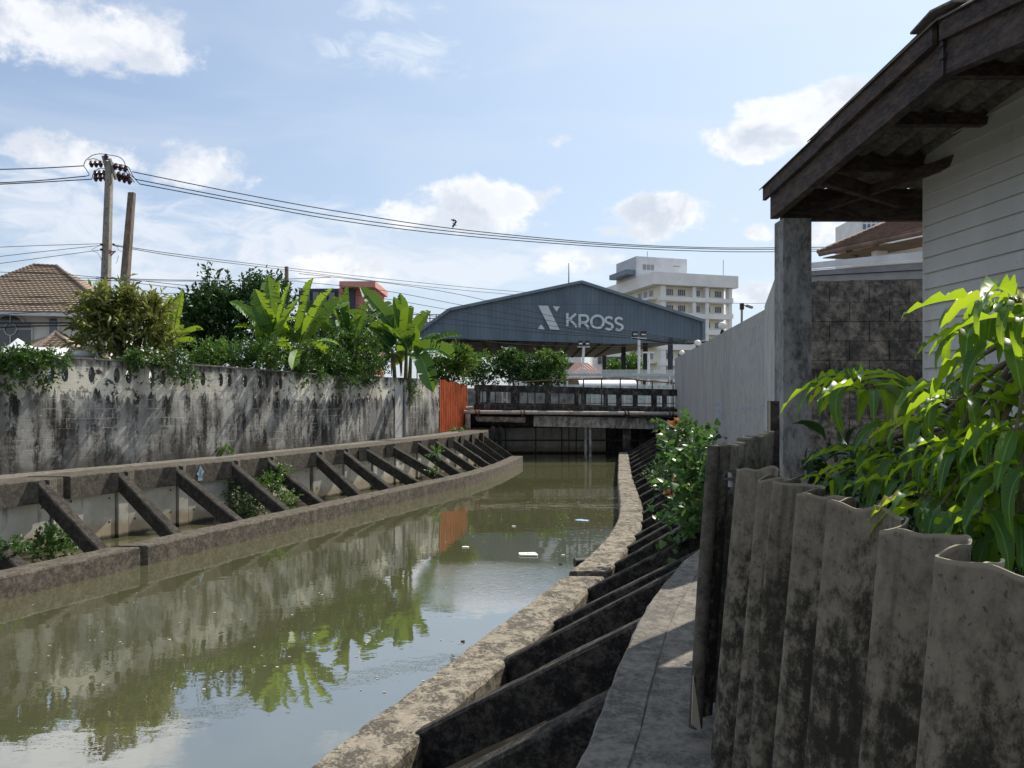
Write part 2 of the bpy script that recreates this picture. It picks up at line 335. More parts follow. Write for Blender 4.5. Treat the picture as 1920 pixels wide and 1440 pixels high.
def m_wall():
    m, t = newmat('mouldy_block_wall'); tc = t.n('ShaderNodeTexCoord'); co = tc.outputs['UV']     # u along the wall, v metres from its top
    s = t.n('ShaderNodeSeparateXYZ', i={0: co}); u, v = s.outputs[0], s.outputs[1]
    cl = t.noise(co, .9, 5, .6); fi = t.noise(co, 14, 6, .7)
    base = t.mix(t.ramp(cl, .35, .65), (.17,.165,.152), (.38,.37,.335))
    # block joints, pale where lime has leaked
    br = t.n('ShaderNodeTexBrick', i={'Vector': t.vm('ADD', co, t.n('ShaderNodeCombineXYZ', i={0: t.m('MULTIPLY', fi, .03), 1: t.m('MULTIPLY', fi, .03)}).outputs[0]), 'Scale': 1.0, 'Mortar Size': .012, 'Mortar Smooth': .4, 'Brick Width': .4, 'Row Height': .2}); br.offset = .5
    brf = br.outputs['Fac']
    # long run-off streaks
    st = t.noise(t.sc(co, 1, .13, 1), 5.2, 7, .62, .15); st2 = t.noise(t.sc(t.vm('ADD', co, (31, 3, 0)), 1, .22, 1), 2.0, 6, .6, .1)
    drk = t.m('ADD', t.m('MULTIPLY', st, .6), t.m('MULTIPLY', st2, .55))
    st3 = t.noise(t.sc(t.vm('ADD', co, (13, 5, 0)), 1, .3, 1), 2.6, 7, .65, .3); g1 = t.ramp(t.m('ADD', st3, t.m('MULTIPLY', t.m('SUBTRACT', fi, .5), .12)), .42, .56)
    base = t.mix(t.m('MULTIPLY', t.m('SUBTRACT', 1.0, g1), .8), base, (.095,.09,.08))
    drk = t.m('SUBTRACT', t.m('ADD', drk, t.m('MULTIPLY', t.m('SUBTRACT', cl, .5), .35)), t.ramp(v, -1.1, -.1, -.02, .045, 'LINEAR'))
    mk = t.ramp(t.m('ADD', drk, t.m('MULTIPLY', t.m('SUBTRACT', fi, .5), .26)), .49, .62)       # 0 = mould
    mould = t.mix(t.ramp(cl, .4, .7), (.022,.020,.018), (.05,.046,.04))
    c = t.mix(mk, mould, base)
    c = t.mix(t.m('MULTIPLY', brf, t.ramp(t.noise(co, 1.3, 4), .5, .62, 0, .5)), c, (.42,.40,.36))
    # pale limewash left in the top band round the vents, edges ragged, running down as drips
    drip = t.noise(t.sc(t.vm('ADD', co, (5, 9, 0)), 1, .2, 1), 6.5, 5, .6)
    band = t.m('ADD', t.m('MULTIPLY', t.m('ADD', v, .72), 1.8), t.m('MULTIPLY', t.m('SUBTRACT', drip, .5), 2.2))
    reg = t.ramp(t.noise(t.sc(co, 1, .02, 1), .42, 2), .44, .56)
    wash = t.m('MULTIPLY', t.m('MULTIPLY', t.ramp(band, -.06, .04), t.ramp(t.m('ADD', v, t.m('MULTIPLY', t.m('SUBTRACT', drip, .5), .9)), -.0, -.34)), t.m('ADD', t.m('MULTIPLY', reg, .75), .22))
    holes = t.ramp(t.noise(co, 5.5, 6, .65), .40, .46); wash = t.m('MULTIPLY', wash, holes)
    c = t.mix(wash, c, (.62,.585,.49))
    lime = t.m('MULTIPLY', t.ramp(t.noise(t.sc(co, 1, .45, 1), 9, 7, .7), .60, .66), t.ramp(t.noise(co, .8, 3), .42, .62)); c = t.mix(t.m('MULTIPLY', lime, .9), c, (.62,.6,.54))
    # long pale clean stripes
    pal = t.ramp(t.noise(t.sc(t.vm('ADD', co, (71, 0, 0)), 1, .04, 1), 1.5, 5, .55), .56, .68); c = t.mix(t.m('MULTIPLY', pal, .45), c, (.52,.50,.45))
    ft = t.ramp(t.m('ADD', v, t.m('MULTIPLY', t.m('SUBTRACT', cl, .5), .8)), -1.75, -2.2); c = t.mix(t.m('MULTIPLY', ft, .7), c, (.05,.047,.04))
    # faded blue paint
    bl = None
    for (bu, bv, ru, rv) in BLUE:
        q = t.m('SUBTRACT', 1.0, t.m('ADD', t.m('POWER', t.m('ABSOLUTE', t.m('DIVIDE', t.m('SUBTRACT', u, bu), ru)), 2), t.m('POWER', t.m('ABSOLUTE', t.m('DIVIDE', t.m('SUBTRACT', v, bv), rv)), 2)))
        bl = q if bl is None else t.m('MAXIMUM', bl, q)
    blm = t.ramp(t.m('ADD', bl, t.m('MULTIPLY', t.m('SUBTRACT', t.noise(t.sc(co, 1, .4, 1), 8, 5), .5), 2.4)), .1, .7, 0, .55)
    c = t.mix(blm, c, (.06,.11,.2))
    h = t.m('SUBTRACT', t.m('ADD', t.m('MULTIPLY', fi, .6), t.m('MULTIPLY', cl, .4)), t.m('MULTIPLY', brf, .35))
    finish(t, c, .92, h, .5, .012, .2); return m
BLUE = [(11.4, -.95, .28, .45), (12.3, -1.1, .3, .3), (15.0, -1.0, .12, .2), (11.0, -.6, .1, .3)]
def m_water():
    m, t = newmat('murky_water'); co = t.n('ShaderNodeTexCoord').outputs['Object']
    n1 = t.noise(co, .35, 4, .5); col = t.mix(t.ramp(n1, .3, .7), (.082,.084,.040), (.096,.096,.050))
    w1 = t.noise(t.sc(co, .8, 1.0, 1), 1.1, 3, .5, .2); w2 = t.noise(t.sc(co, 1, 1.6, 1), 5.0, 3, .5); 
    # small wavelets in a wind lane and where the two flows meet
    s = t.n('ShaderNodeSeparateXYZ', i={0: co}); y = s.outputs[1]; x = s.outputs[0]
    ln = t.m('MULTIPLY', t.ramp(t.m('ABSOLUTE', t.m('SUBTRACT', t.m('ADD', y, t.m('MULTIPLY', t.noise(t.sc(co, .6, .6, 1), 1.0, 3), 1.6)), 21.9)), .38, .05), t.ramp(t.noise(co, 1.7, 3), .40, .62))
    ln = t.m('MULTIPLY', ln, t.ramp(x, -2.2, -1.2))
    near = t.m('MULTIPLY', t.ramp(t.m('ABSOLUTE', t.m('SUBTRACT', y, 11.6)), 1.9, .4), t.ramp(x, -1.8, -.8))
    w3 = t.noise(t.sc(co, 1, 3.0, 1), 9, 3, .6)
    h = t.m('ADD', t.m('MULTIPLY', w1, .004), t.m('MULTIPLY', w2, .0006))
    h = t.m('ADD', h, t.m('MULTIPLY', t.m('MULTIPLY', w3, .011), t.m('ADD', t.m('MULTIPLY', ln, .55), t.m('MULTIPLY', near, .22))))
    b = t.n('ShaderNodeBump', i={'Height': h, 'Strength': 1.0, 'Distance': 1.0})
    f = t.m('POWER', t.n('ShaderNodeLayerWeight', i={'Blend': .5}).outputs['Facing'], 1.5); fac = t.m('ADD', .17, t.m('MULTIPLY', f, .54), clamp=True)
    df = t.n('ShaderNodeBsdfDiffuse', i={'Color': col, 'Normal': b.outputs[0]}); gl = t.n('ShaderNodeBsdfGlossy', i={'Color': (1,1,1,1), 'Roughness': .006, 'Normal': b.outputs[0]})
    mx = t.n('ShaderNodeMixShader', i={0: fac}); t.nt.links.new(df.outputs[0], mx.inputs[1]); t.nt.links.new(gl.outputs[0], mx.inputs[2])
    o = t.n('ShaderNodeOutputMaterial'); t.nt.links.new(mx.outputs[0], o.inputs[0]); return m
def m_cladding(name, col, pitch, axis=0):
    m, t = newmat(name); co = t.n('ShaderNodeTexCoord').outputs['UV']; s = t.n('ShaderNodeSeparateXYZ', i={0: co})
    w = t.m('FRACT', t.m('DIVIDE', s.outputs[axis], pitch)); rib = t.ramp(t.m('ABSOLUTE', t.m('SUBTRACT', w, .5)), .22, .34)
    n = t.noise(t.sc(co, 1, .2, 1), 1.2, 5, .6); c = t.mix(t.ramp(n, .3, .7), tuple(a*.85 for a in col), tuple(a*1.15 for a in col))
    fl = t.n('ShaderNodeTexWhiteNoise', noise_dimensions='1D', i={'W': t.m('FLOOR', t.m('DIVIDE', s.outputs[axis], pitch*4))}).outputs[0]
    c = t.mix(t.m('MULTIPLY', fl, .16), c, tuple(a*.55 for a in col)); lap = t.ramp(t.m('ABSOLUTE', t.m('SUBTRACT', s.outputs[1-axis], 9.2)), .05, .02); c = t.mix(t.m('MULTIPLY', lap, .35), c, tuple(a*.4 for a in col))
    st_ = t.ramp(t.noise(t.sc(co, 1, .06, 1), 2.2, 5, .6), .56, .7); c = t.mix(t.m('MULTIPLY', st_, .22), c, (.30,.31,.31))
    c = t.mix(t.m('MULTIPLY', t.ramp(w, .93, .98), .35), c, tuple(a*.45 for a in col))
    finish(t, c, .55, rib, .9, .05, .4); return m
def m_corr(name, light, dark, uvz=True):
    m, t = newmat(name); tc = t.n('ShaderNodeTexCoord'); co = tc.outputs['UV']; s = t.n('ShaderNodeSeparateXYZ', i={0: co}); v = s.outputs[1]
    big = t.noise(t.sc(co, 1, .28, 1), 4.4, 7, .66); fi = t.noise(t.sc(co, 1, .62, 1), 22, 9, .76); f2 = t.noise(t.sc(t.vm('ADD', co, (3, 8, 0)), 1, .6, 1), 75, 5, .7)
    c = t.mix(t.ramp(fi, .36, .66), tuple(a*.62 for a in light), light)
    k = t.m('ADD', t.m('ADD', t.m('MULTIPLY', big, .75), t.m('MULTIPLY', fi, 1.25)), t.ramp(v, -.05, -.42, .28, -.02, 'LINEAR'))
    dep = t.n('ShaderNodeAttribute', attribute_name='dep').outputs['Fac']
    k = t.m('SUBTRACT', k, t.m('MULTIPLY', dep, .22))  # valleys darkened in the colour: mould plus the shading between lobes
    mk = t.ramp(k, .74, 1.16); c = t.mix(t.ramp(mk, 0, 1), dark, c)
    dr = t.m('MULTIPLY', t.ramp(t.noise(t.sc(t.vm('ADD', co, (40, 0, 0)), 1, .05, 1), 11, 6, .6), .54, .68), t.ramp(v, -1.1, -.05, .1, .75, 'LINEAR')); c = t.mix(dr, c, tuple(a*1.2 for a in dark))
    c = t.mix(t.m('MULTIPLY', t.ramp(f2, .60, .66), .35), c, tuple(a*1.25 for a in light))
    c = t.mix(t.m('MULTIPLY', t.ramp(f2, .42, .36), .6), c, tuple(a*.7 for a in dark))
    ed = t.ramp(v, -.012, -.004); c = t.mix(t.m('MULTIPLY', ed, .6), c, tuple(min(1, a*1.4) for a in light))  # highlight painted as a paler line along the top edge
    finish(t, c, .92, t.m('ADD', fi, f2), .35, .004, .2); return m
M['wall'] = m_wall(); M['water'] = m_water()
M['blue'] = m_cladding('blue_cladding', (.125,.17,.21), .28)
M['siding'] = None
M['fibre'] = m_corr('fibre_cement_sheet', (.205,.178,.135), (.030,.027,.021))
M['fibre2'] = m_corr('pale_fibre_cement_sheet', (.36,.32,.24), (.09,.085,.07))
def m_orange():
    m, t = newmat('orange_sheet'); co = t.n('ShaderNodeTexCoord').outputs['UV']
    n = t.noise(t.sc(co, 1, .12, 1), 14, 7, .65, .1); n2 = t.noise(t.sc(co, 1, .3, 1), 3, 5, .6)
    c = t.mix(t.ramp(n2, .3, .7), (.42,.085,.025), (.62,.15,.05)); c = t.mix(t.m('MULTIPLY', t.ramp(n, .54, .62), .85), c, (.07,.03,.02)); finish(t, c, .75, n, .3, .01, .3); return m
M['orange'] = m_orange()
def m_siding():
    m, t = newmat('grey_siding_board'); co = t.n('ShaderNodeTexCoord').outputs['Object']
    n = t.noise(t.sc(co, 1, 1, .3), 1.5, 6, .6); n2 = t.noise(t.sc(co, 6, 6, 30), 8, 5, .6)
    c = t.mix(t.ramp(n, .3, .7), (.46,.46,.44), (.56,.56,.54)); zz = t.n('ShaderNodeSeparateXYZ', i={0: co}); bd = t.n('ShaderNodeTexWhiteNoise', noise_dimensions='1D', i={'W': t.m('FLOOR', t.m('DIVIDE', zz.outputs[2], .1118))}).outputs[0]
    c = t.mix(t.m('MULTIPLY', bd, .22), c, (.32,.32,.30)); c = t.mix(t.m('MULTIPLY', t.ramp(t.noise(t.sc(co, 1, 1, .2), 3.5, 7, .65), .56, .74), .4), c, (.17,.17,.15))
    c = t.mix(t.m('MULTIPLY', t.ramp(t.noise(co, 60, 2), .69, .72), .6), c, (.12,.1,.08)); finish(t, c, .7, n2, .2, .003, .3); return m
M['siding'] = m_siding()
def m_tiles(name, c1, c2):
    m, t = newmat(name); co = t.n('ShaderNodeTexCoord').outputs['UV']; s = t.n('ShaderNodeSeparateXYZ', i={0: co})
    n = t.noise(co, 3.0, 5, .6); w = t.m('SINE', t.m('MULTIPLY', s.outputs[0], 2*math.pi/.3)); c = t.mix(t.ramp(n, .3, .7), c1, c2)
    finish(t, c, .8, w, 1.0, .04, .3); return m
M['tiles'] = m_tiles('clay_tiles', (.27,.20,.145), (.38,.30,.22))
# ---------------------------------------------------------------- foliage
T_QUAD = (np.array([[0,0,0],[.5,.42,.12],[0,1,-.08],[-.5,.42,.12]], float), [(0,1,2),(0,2,3)], None)
T_HEART = (np.array([[0,.05,0],[.38,-.02,.08],[.52,.28,.12],[.3,.66,.03],[0,1.05,-.14],[-.3,.66,.03],[-.52,.28,.12],[-.38,-.02,.08],[0,.42,0]], float), [(0,1,2,8),(8,2,3),(8,3,4),(8,4,5),(8,5,6),(0,8,6,7)], None)
def t_lance(n=9, curl=.55, wave=.03, fold=.16):
    v = []; f = []; uv = []
    for i in range(n+1):
        s = i/n; w = .5*(math.sin(math.pi*min(1, s*.97+.02))**.62)*(1-.28*s) if 0 < i < n else .02
        ang = curl*s*1.6; y = math.sin(ang)/(curl*1.6); z = -(1-math.cos(ang))/(curl*1.6)
        for k, sx in ((0, -1), (1, 0), (2, 1)):
            v.append([sx*w, y, z+(abs(sx)*w*fold)+(wave*math.sin(i*2.1+sx*1.3) if sx else 0)]); uv.append((.5+.5*sx*w*2, s))
        if i:
            b = (i-1)*3
            f += [(b, b+1, b+4, b+3), (b+1, b+2, b+5, b+4)]
    return np.array(v, float), f, np.array(uv, float)
T_L = [t_lance(9, .45, .02), t_lance(9, .75, .035), t_lance(9, 1.05, .03), t_lance(9, .25, .04)]
def leaves_mesh(name, mat, parent, P, D, N, L, Wd, tmpl=T_QUAD, rnd=None, smooth=False, seed=1):
    """P pos, D leaf axis, N rough normal, L lengths, Wd widths -> one mesh"""
    P = np.asarray(P, float); D = np.asarray(D, float); N = np.asarray(N, float); L = np.asarray(L, float); Wd = np.asarray(Wd, float)
    D /= np.linalg.norm(D, axis=1)[:, None]+1e-9; X = np.cross(D, N); X /= np.linalg.norm(X, axis=1)[:, None]+1e-9; Z = np.cross(X, D)
    V, fs, uvt = tmpl; n = len(P); k = len(V)
    verts = (P[:, None, :] + X[:, None, :]*(V[None, :, 0, None]*Wd[:, None, None]) + D[:, None, :]*(V[None, :, 1, None]*L[:, None, None]) + Z[:, None, :]*(V[None, :, 2, None]*L[:, None, None]))
    o0 = np.array(parent['_o']) if parent is not None else np.zeros(3)
    verts = (verts.reshape(-1, 3)-o0)
    loops = np.concatenate([np.array(f) for f in fs]); cnt = np.array([len(f) for f in fs]); nl = len(loops)
    li = (loops[None, :]+(np.arange(n)*k)[:, None]).ravel().astype(np.int32)
    tot = np.tile(cnt, n).astype(np.int32); st = np.concatenate([[0], np.cumsum(tot)[:-1]]).astype(np.int32)
    me = bpy.data.meshes.new(name); me.vertices.add(len(verts)); me.vertices.foreach_set('co', verts.ravel()); me.loops.add(len(li)); me.loops.foreach_set('vertex_index', li)
    me.polygons.add(len(tot)); me.polygons.foreach_set('loop_start', st); me.polygons.foreach_set('loop_total', tot); me.update(calc_edges=True); me.validate()
    rg = np.random.default_rng(seed); rn = rg.random(n) if rnd is None else np.asarray(rnd)
    a = me.attributes.new('rnd', 'FLOAT', 'FACE'); a.data.foreach_set('value', np.repeat(rn, len(fs)).astype(np.float32))
    if uvt is not None:
        ul = me.uv_layers.new(name='UVMap'); u = np.tile(uvt[loops], (n, 1)).ravel().astype(np.float32); ul.data.foreach_set('uv', u)
    if smooth: me.polygons.foreach_set('use_smooth', [True]*len(me.polygons))
    me.materials.append(mat); ob = bpy.data.objects.new(name, me); C.objects.link(ob)
    if parent is not None: ob.parent = parent
    ob['_o'] = tuple(o0); return ob
def crown(name, mat, parent, ells, nsprig, per, ll, lw, slen=.35, seed=1, up=.35, tmpl=T_QUAD, hang=0., inner=.25, lift=0.5):
    rg = np.random.default_rng(seed); vol = np.array([e[3]*e[4]*e[5] for e in ells])**.8; vol = vol/vol.sum()
    P, D, N, L, Wd, rn = [], [], [], [], [], []
    for i in range(nsprig):
        e = ells[rg.choice(len(ells), p=vol)]; c = np.array(e[:3]); r = np.array(e[3:6])
        d = rg.normal(size=3); d[2] += .25; d /= np.linalg.norm(d); rad = 1-inner*rg.random()**1.2 if rg.random() > .18 else rg.random()*.8
        base = c+d*r*rad*.92; sd_ = d*r; sd_ /= np.linalg.norm(sd_); sd_ = sd_+rg.normal(size=3)*.45; sd_[2] += up; sd_ /= np.linalg.norm(sd_)
        tone = rg.random(); ls = slen*(.5+rg.random())
        for j in range(per):
            s = j/per; q = base+sd_*ls*s; q[2] -= hang*s*s
            ld = sd_*.6+rg.normal(size=3)*.6; ld /= np.linalg.norm(ld)
            nn = rg.normal(size=3)*.55; nn[2] += lift+.4
            P.append(q); D.append(ld); N.append(nn); f = .65+.6*rg.random(); L.append(ll*f); Wd.append(lw*f); rn.append(min(1, max(0, tone*.6+rg.random()*.4)))
    return leaves_mesh(name, mat, parent, P, D, N, L, Wd, tmpl, rn, seed=seed)
def tree(name, label, cat, base, ells, mat, nsprig, per, ll, lw, group=None, trunk_r=.08, slen=.35, seed=1, up=.35, tmpl=T_QUAD, hang=0., trunks=1, bark='bark', inner=.25):
    o = thing(name, label, cat, base, group); rg = random.Random(seed); mb = MB(); b = Vector(base)
    for k in range(trunks):
        e0 = ells[k % len(ells)]; top = Vector(e0[:3]); mid = b.lerp(top, .5)+Vector((rg.uniform(-.12, .12), rg.uniform(-.12, .12), 0))*(top-b).length
        bb = b+Vector((rg.uniform(-.1, .1), rg.uniform(-.1, .1), 0))*(k > 0)
        mb.tube(catmull([bb-Vector((0, 0, .05)), mid, top], 5), [trunk_r*(1-.07*i) for i in range(11)], 7)
        for j in range(5):
            e = ells[rg.randrange(len(ells))]; t = Vector((e[0]+rg.uniform(-.6, .6)*e[3], e[1]+rg.uniform(-.6, .6)*e[4], e[2]+rg.uniform(-.2, .7)*e[5])); s0 = mid.lerp(top, rg.random())
            mb.tube(catmull([s0, s0.lerp(t, .5)+Vector((0, 0, .08)), t], 4), [trunk_r*.45*(1-.09*i) for i in range(9)], 5)
    mb.build('trunk' if trunk_r > .03 else 'stem', M[bark], o)
    crown('crown' if trunk_r > .03 else 'foliage', mat, o, ells, nsprig, per, ll, lw, slen, seed, up, tmpl, hang, inner); return o
def banana_leaf(mb_pts, base, ctrl, tip, width, n=22, side=None, tear=.5, fold=.35, rg=None):
    """append one banana leaf blade (midrib base-ctrl-tip) to the arrays in mb_pts"""
    V, Fc, U, Rn = mb_pts; rg = rg or random; base, ctrl, tip = Vector(base), Vector(ctrl), Vector(tip); r0 = rg.random()
    pts = [base*(1-t)**2+ctrl*2*t*(1-t)+tip*t*t for t in [i/n for i in range(n+1)]]
    up = Vector(side) if side is not None else Vector((rg.uniform(-.3, .3), rg.uniform(-.3, .3), 1))
    sgn = []
    for sx in (-1, 1):
        prev = None; cut = 0.0
        for i in range(n+1):
            s = i/n; d = (pts[min(i+1, n)]-pts[max(i-1, 0)]).normalized(); x = d.cross(up)
            if x.length < .05: x = d.orthogonal()
            x.normalize(); z = x.cross(d).normalized(); w = width/2*(min(1, (s/.10))**.6 if s < .1 else 1)*(1-max(0, (s-.72)/.28)**2.2*.93)
            if rg.random() < tear*.38: cut = rg.uniform(.05, .2)*width; newseg = True
            else: newseg = False; cut *= .5
            e = pts[i]+x*sx*(w)*math.cos(fold)+z*w*(math.sin(fold))-d*0+Vector((0, 0, -1))*w*(.12+.4*abs(math.sin(i*1.7+r0*9))*tear)
            b = len(V)
            if prev is None or newseg:
                V += [tuple(pts[i]), tuple(e)]; U += [(.5, s*3), (.5+.5*sx, s*3)]
                if prev is not None:       # a tear: notch running in from the margin
                    kq = rg.uniform(.1, .7); q = pts[i].lerp(e, kq); V.append(tuple(q)); U.append((.5+.5*sx*kq, s*3)); nq = b+2
                    Fc.append((prev[0], prev[1], nq)); Rn.append(r0); Fc.append((prev[0], nq, b)); Rn.append(r0)
                prev = (b, b+1); continue
            V += [tuple(pts[i]), tuple(e)]; U += [(.5, s*3), (.5+.5*sx, s*3)]
            Fc.append((prev[0], prev[1], b+1, b) if sx > 0 else (prev[0], b, b+1, prev[1])); Rn.append(r0); prev = (b, b+1)
def banana(name, label, base, leaves, group, stems=None, seed=1, width=.5, tear=.6, nrand=0, spread=1.2, rh=1.6, mat='L_ban'):
    """leaves: (tip, width, bend) with world tips; extra random ones fill the clump"""
    o = thing(name, label, 'banana plant', base, group); rg = random.Random(seed); b = Vector(base); stems = stems or [b+Vector((0, 0, 1.2))]
    ms = MB(); dr = MB()
    for tp in stems:
        tp = Vector(tp); foot = Vector((tp.x*.6+b.x*.4, tp.y*.6+b.y*.4, b.z)); ms.tube([foot, foot.lerp(tp, .5)+Vector((.03, 0, 0)), tp], [.11, .09, .055], 9)
    arr = ([], [], [], []); ribs = MB()
    def add(st, tip, w, bend, side=None):
        st = Vector(st); tip = Vector(tip); mid = st.lerp(tip, .5); ln = (tip-st).length; ctrl = mid+Vector((0, 0, bend*ln)); s0 = st*(.86**2)+ctrl*2*.86*.14+tip*.14*.14
        p0 = [st*(1-t)**2+ctrl*2*t*(1-t)+tip*t*t for t in [i/16 for i in range(17)]]
        ribs.tube(p0, [.022*(1-.055*i) for i in range(17)], 5)
        k = 2; c2 = (ctrl*.88+tip*.12)
        banana_leaf(arr, p0[k], c2, tip, w*1.28, 26, side, tear, rg.uniform(.4, .85), rg)
    for (tip, w, bend, si) in leaves:
        st = stems[si]; add(st, tip, w, bend, Vector((rg.uniform(-.3, .3), -rg.uniform(.2, 1.0), .8)))
    for k in range(nrand):
        st = Vector(stems[rg.randrange(len(stems))]); a = rg.uniform(0, 6.28); e = rg.uniform(-.35, 1.2); l = rg.uniform(.8, 1.25)*rh
        tip = st+Vector((math.cos(a)*math.cos(e), math.sin(a)*math.cos(e), math.sin(e)))*l
        add(st, tip, width*rg.uniform(.8, 1.1), rg.uniform(.18, .42))
    V, Fc, U, Rn = arr; o0 = o['_o']; me = bpy.data.meshes.new('leaves'); me.from_pydata([(x-o0[0], y-o0[1], z-o0[2]) for x, y, z in V], [], Fc)
    a = me.attributes.new('rnd', 'FLOAT', 'FACE'); a.data.foreach_set('value', Rn); ul = me.uv_layers.new(name='UVMap')
    me.loops.foreach_get; ul.data.foreach_set('uv', [c for l in me.loops for c in U[l.vertex_index]])
    me.polygons.foreach_set('use_smooth', [True]*len(me.polygons)); me.materials.append(M[mat]); lo = bpy.data.objects.new('leaves', me); C.objects.link(lo); lo.parent = o
    ms.build('stem', M['bstem'], o); ribs.build('midribs', M['rib'], o, smooth=True); 
    for tp in stems[:1]:
        tp = Vector(tp)
        for k in range(4):
            a = rg.uniform(0, 6.28); q = tp+Vector((math.cos(a)*.12, math.sin(a)*.12, -.15)); dr.tube(catmull([tp-Vector((0, 0, .05)), q+Vector((math.cos(a)*.15, math.sin(a)*.15, -.1)), q+Vector((math.cos(a)*.2, math.sin(a)*.2, -.7))], 4), [.02, .03, .035, .04, .05, .04, .03, .02, .01], 5)
    dr.build('dead_leaves', M['dry'], o); return o
# ================================================================ THE SETTING
BANK = 1.32
# canal edges, X as a function of Y
FR_L = [(-16,-7),(-9.6,5),(-7.0,10.5),(-5.95,12.9),(-4.5,16.4),(-2.75,20.6),(-1.3,23.9),(-.3,27.3),(.45,31.4)]      # canal face of the left foot beam
CAP_L = [(-20,-7),(-12.2,5.5),(-8.6,12.9),(-7.74,15.1),(-6.38,17.6),(-5.2,20.4),(-4.05,22.8),(-3.0,25.7),(-2.15,27.6),(-1.5,29.8),(-.95,32)]
FR_R0 = [(-2.9,1.0),(-1.4,5.15),(-1.05,6.0),(-.42,7.67),(.52,10.06),(1.12,11.7),(1.68,13.5),(2.17,15.6),(2.50,17.8),(3.12,22.7),(4.65,33.5)]
FR_R1 = [(-2.35,1.0),(-.84,5.15),(-.645,5.72),(-.02,7.3),(.52,8.52),(1.0,9.88),(1.57,11.4),(1.9,12.56),(2.46,14.5),(2.92,17.1),(3.68,23.6),(5.05,33.5)]
CAP_R = [(-.9,.2),(.27,3.09),(.49,3.93),(.88,5.27),(1.44,6.74),(2.04,7.92),(2.55,9.3),(3.37,12.1),(4.0,14.1),(4.5,16.9),(5.3,23.4),(6.6,33.5)]
WALL_L = [(-20,-1),(-13.6,6.5),(-9.6,14.4),(-7.25,18.8),(-5.55,22.8),(-3.85,27.2),(-2.82,30.1)]
def XL(line, y): return float(np.interp(y, [p[1] for p in line], [p[0] for p in line]))

# water, bed, ground
mb = MB(); mb.quad((-30,-12,0),(14,-12,0),(14,39,0),(-30,39,0)); w = mb.build('canal_water', M['water']); w['kind'] = 'structure'
mb = MB(); mb.quad((-30,-12,-.9),(14,-12,-.9),(14,39,-.9),(-30,39,-.9)); structure(mb.build('canal_bed', M['mud']))
mb = MB()
ys = np.arange(-6.5, 32.01, .5)
for a, b in zip(ys[:-1], ys[1:]):
    mb.quad((XL(CAP_L,a)-.3,a,BANK-.012),(XL(CAP_L,b)-.3,b,BANK-.012),(-60,b,BANK-.012),(-60,a,BANK-.012))
ys = np.arange(-6.5, 33.51, .5)
for a, b in zip(ys[:-1], ys[1:]):
    mb.quad((XL(CAP_R,max(a,.2))+.02+(a-.2)*.4*(a<.2),a,BANK-.05),(60,a,BANK-.05),(60,b,BANK-.05),(XL(CAP_R,max(b,.2))+.02+(b-.2)*.4*(b<.2),b,BANK-.05))
mb.quad((-60,32,BANK-.012),(-1.0,32,BANK-.012),(-1.0,37.2,BANK-.012),(-60,37.2,BANK-.012)); mb.quad((9.5,33.5,BANK-.05),(60,33.5,BANK-.05),(60,37.2,BANK-.05),(9.5,37.2,BANK-.05))
mb.quad((-900,37.2,BANK-.05),(900,37.2,BANK-.05),(900,1600,BANK-.05),(-900,1600,BANK-.05)); mb.quad((-900,-900,BANK-.06),(-60,-900,BANK-.06),(-60,37.2,BANK-.06),(-900,37.2,BANK-.06))
mb.quad((60,-900,BANK-.06),(900,-900,BANK-.06),(900,37.2,BANK-.06),(60,37.2,BANK-.06)); mb.quad((-60,-900,BANK-.06),(60,-900,BANK-.06),(60,-6.5,BANK-.06),(-60,-6.5,BANK-.06))
structure(mb.build('ground', M['soil'], recalc=False))

# ---- beams along both banks
def strip(xa, xb, ys, zt, zb, ch=.02, jit=.006, seed=0, zfun=None):
    """continuous beam between two edge lines; chamfered, slightly worn edges"""
    rg = np.random.default_rng(seed); mb = MB(); n = len(ys)
    def wob(s): return mnoise.noise(Vector((s*5, seed*3.3, .7)))*jit+mnoise.noise(Vector((s*17, seed*3.3, 4.7)))*jit*.6
    ring = []
    for i in range(n):
        y = ys[i]; a, b = xa[i], xb[i]; z = zt+wob(i*.21)
        w1, w2, w3, w4 = wob(i*.3+9), wob(i*.3+19), wob(i*.3+29), wob(i*.3+39)
        ring.append([(a, y, zb), (a+w1, y, z-ch*1.2+w2), (a+ch+w1, y, z), (b-ch+w3, y, z), (b+w3, y, z-ch*1.2+w4), (b, y, zb)])
    b0 = len(mb.v)
    for r_ in ring: mb.v += r_
    arc = np.concatenate([[0], np.cumsum(np.hypot(np.diff(xa), np.diff(ys)))])
    for i in range(n-1):
        for j in range(6):
            k = (j+1) % 6; mb.f.append((b0+i*6+j, b0+(i+1)*6+j, b0+(i+1)*6+k, b0+i*6+k)); mb.uv.append(None); mb.mi.append(0)
    mb.f.append(tuple(b0+j for j in range(6))); mb.f.append(tuple(b0+(n-1)*6+j for j in reversed(range(6)))); mb.uv += [None]*2; mb.mi += [0]*2
    return mb
def offs(line_x, line_y, d):
    """shift a line sideways by d (positive = towards +X)"""
    dx = np.gradient(line_x, line_y); nx = 1/np.sqrt(1+dx*dx); ny = -dx*nx
    return np.interp(line_y, line_y+ny*d, line_x+nx*d)
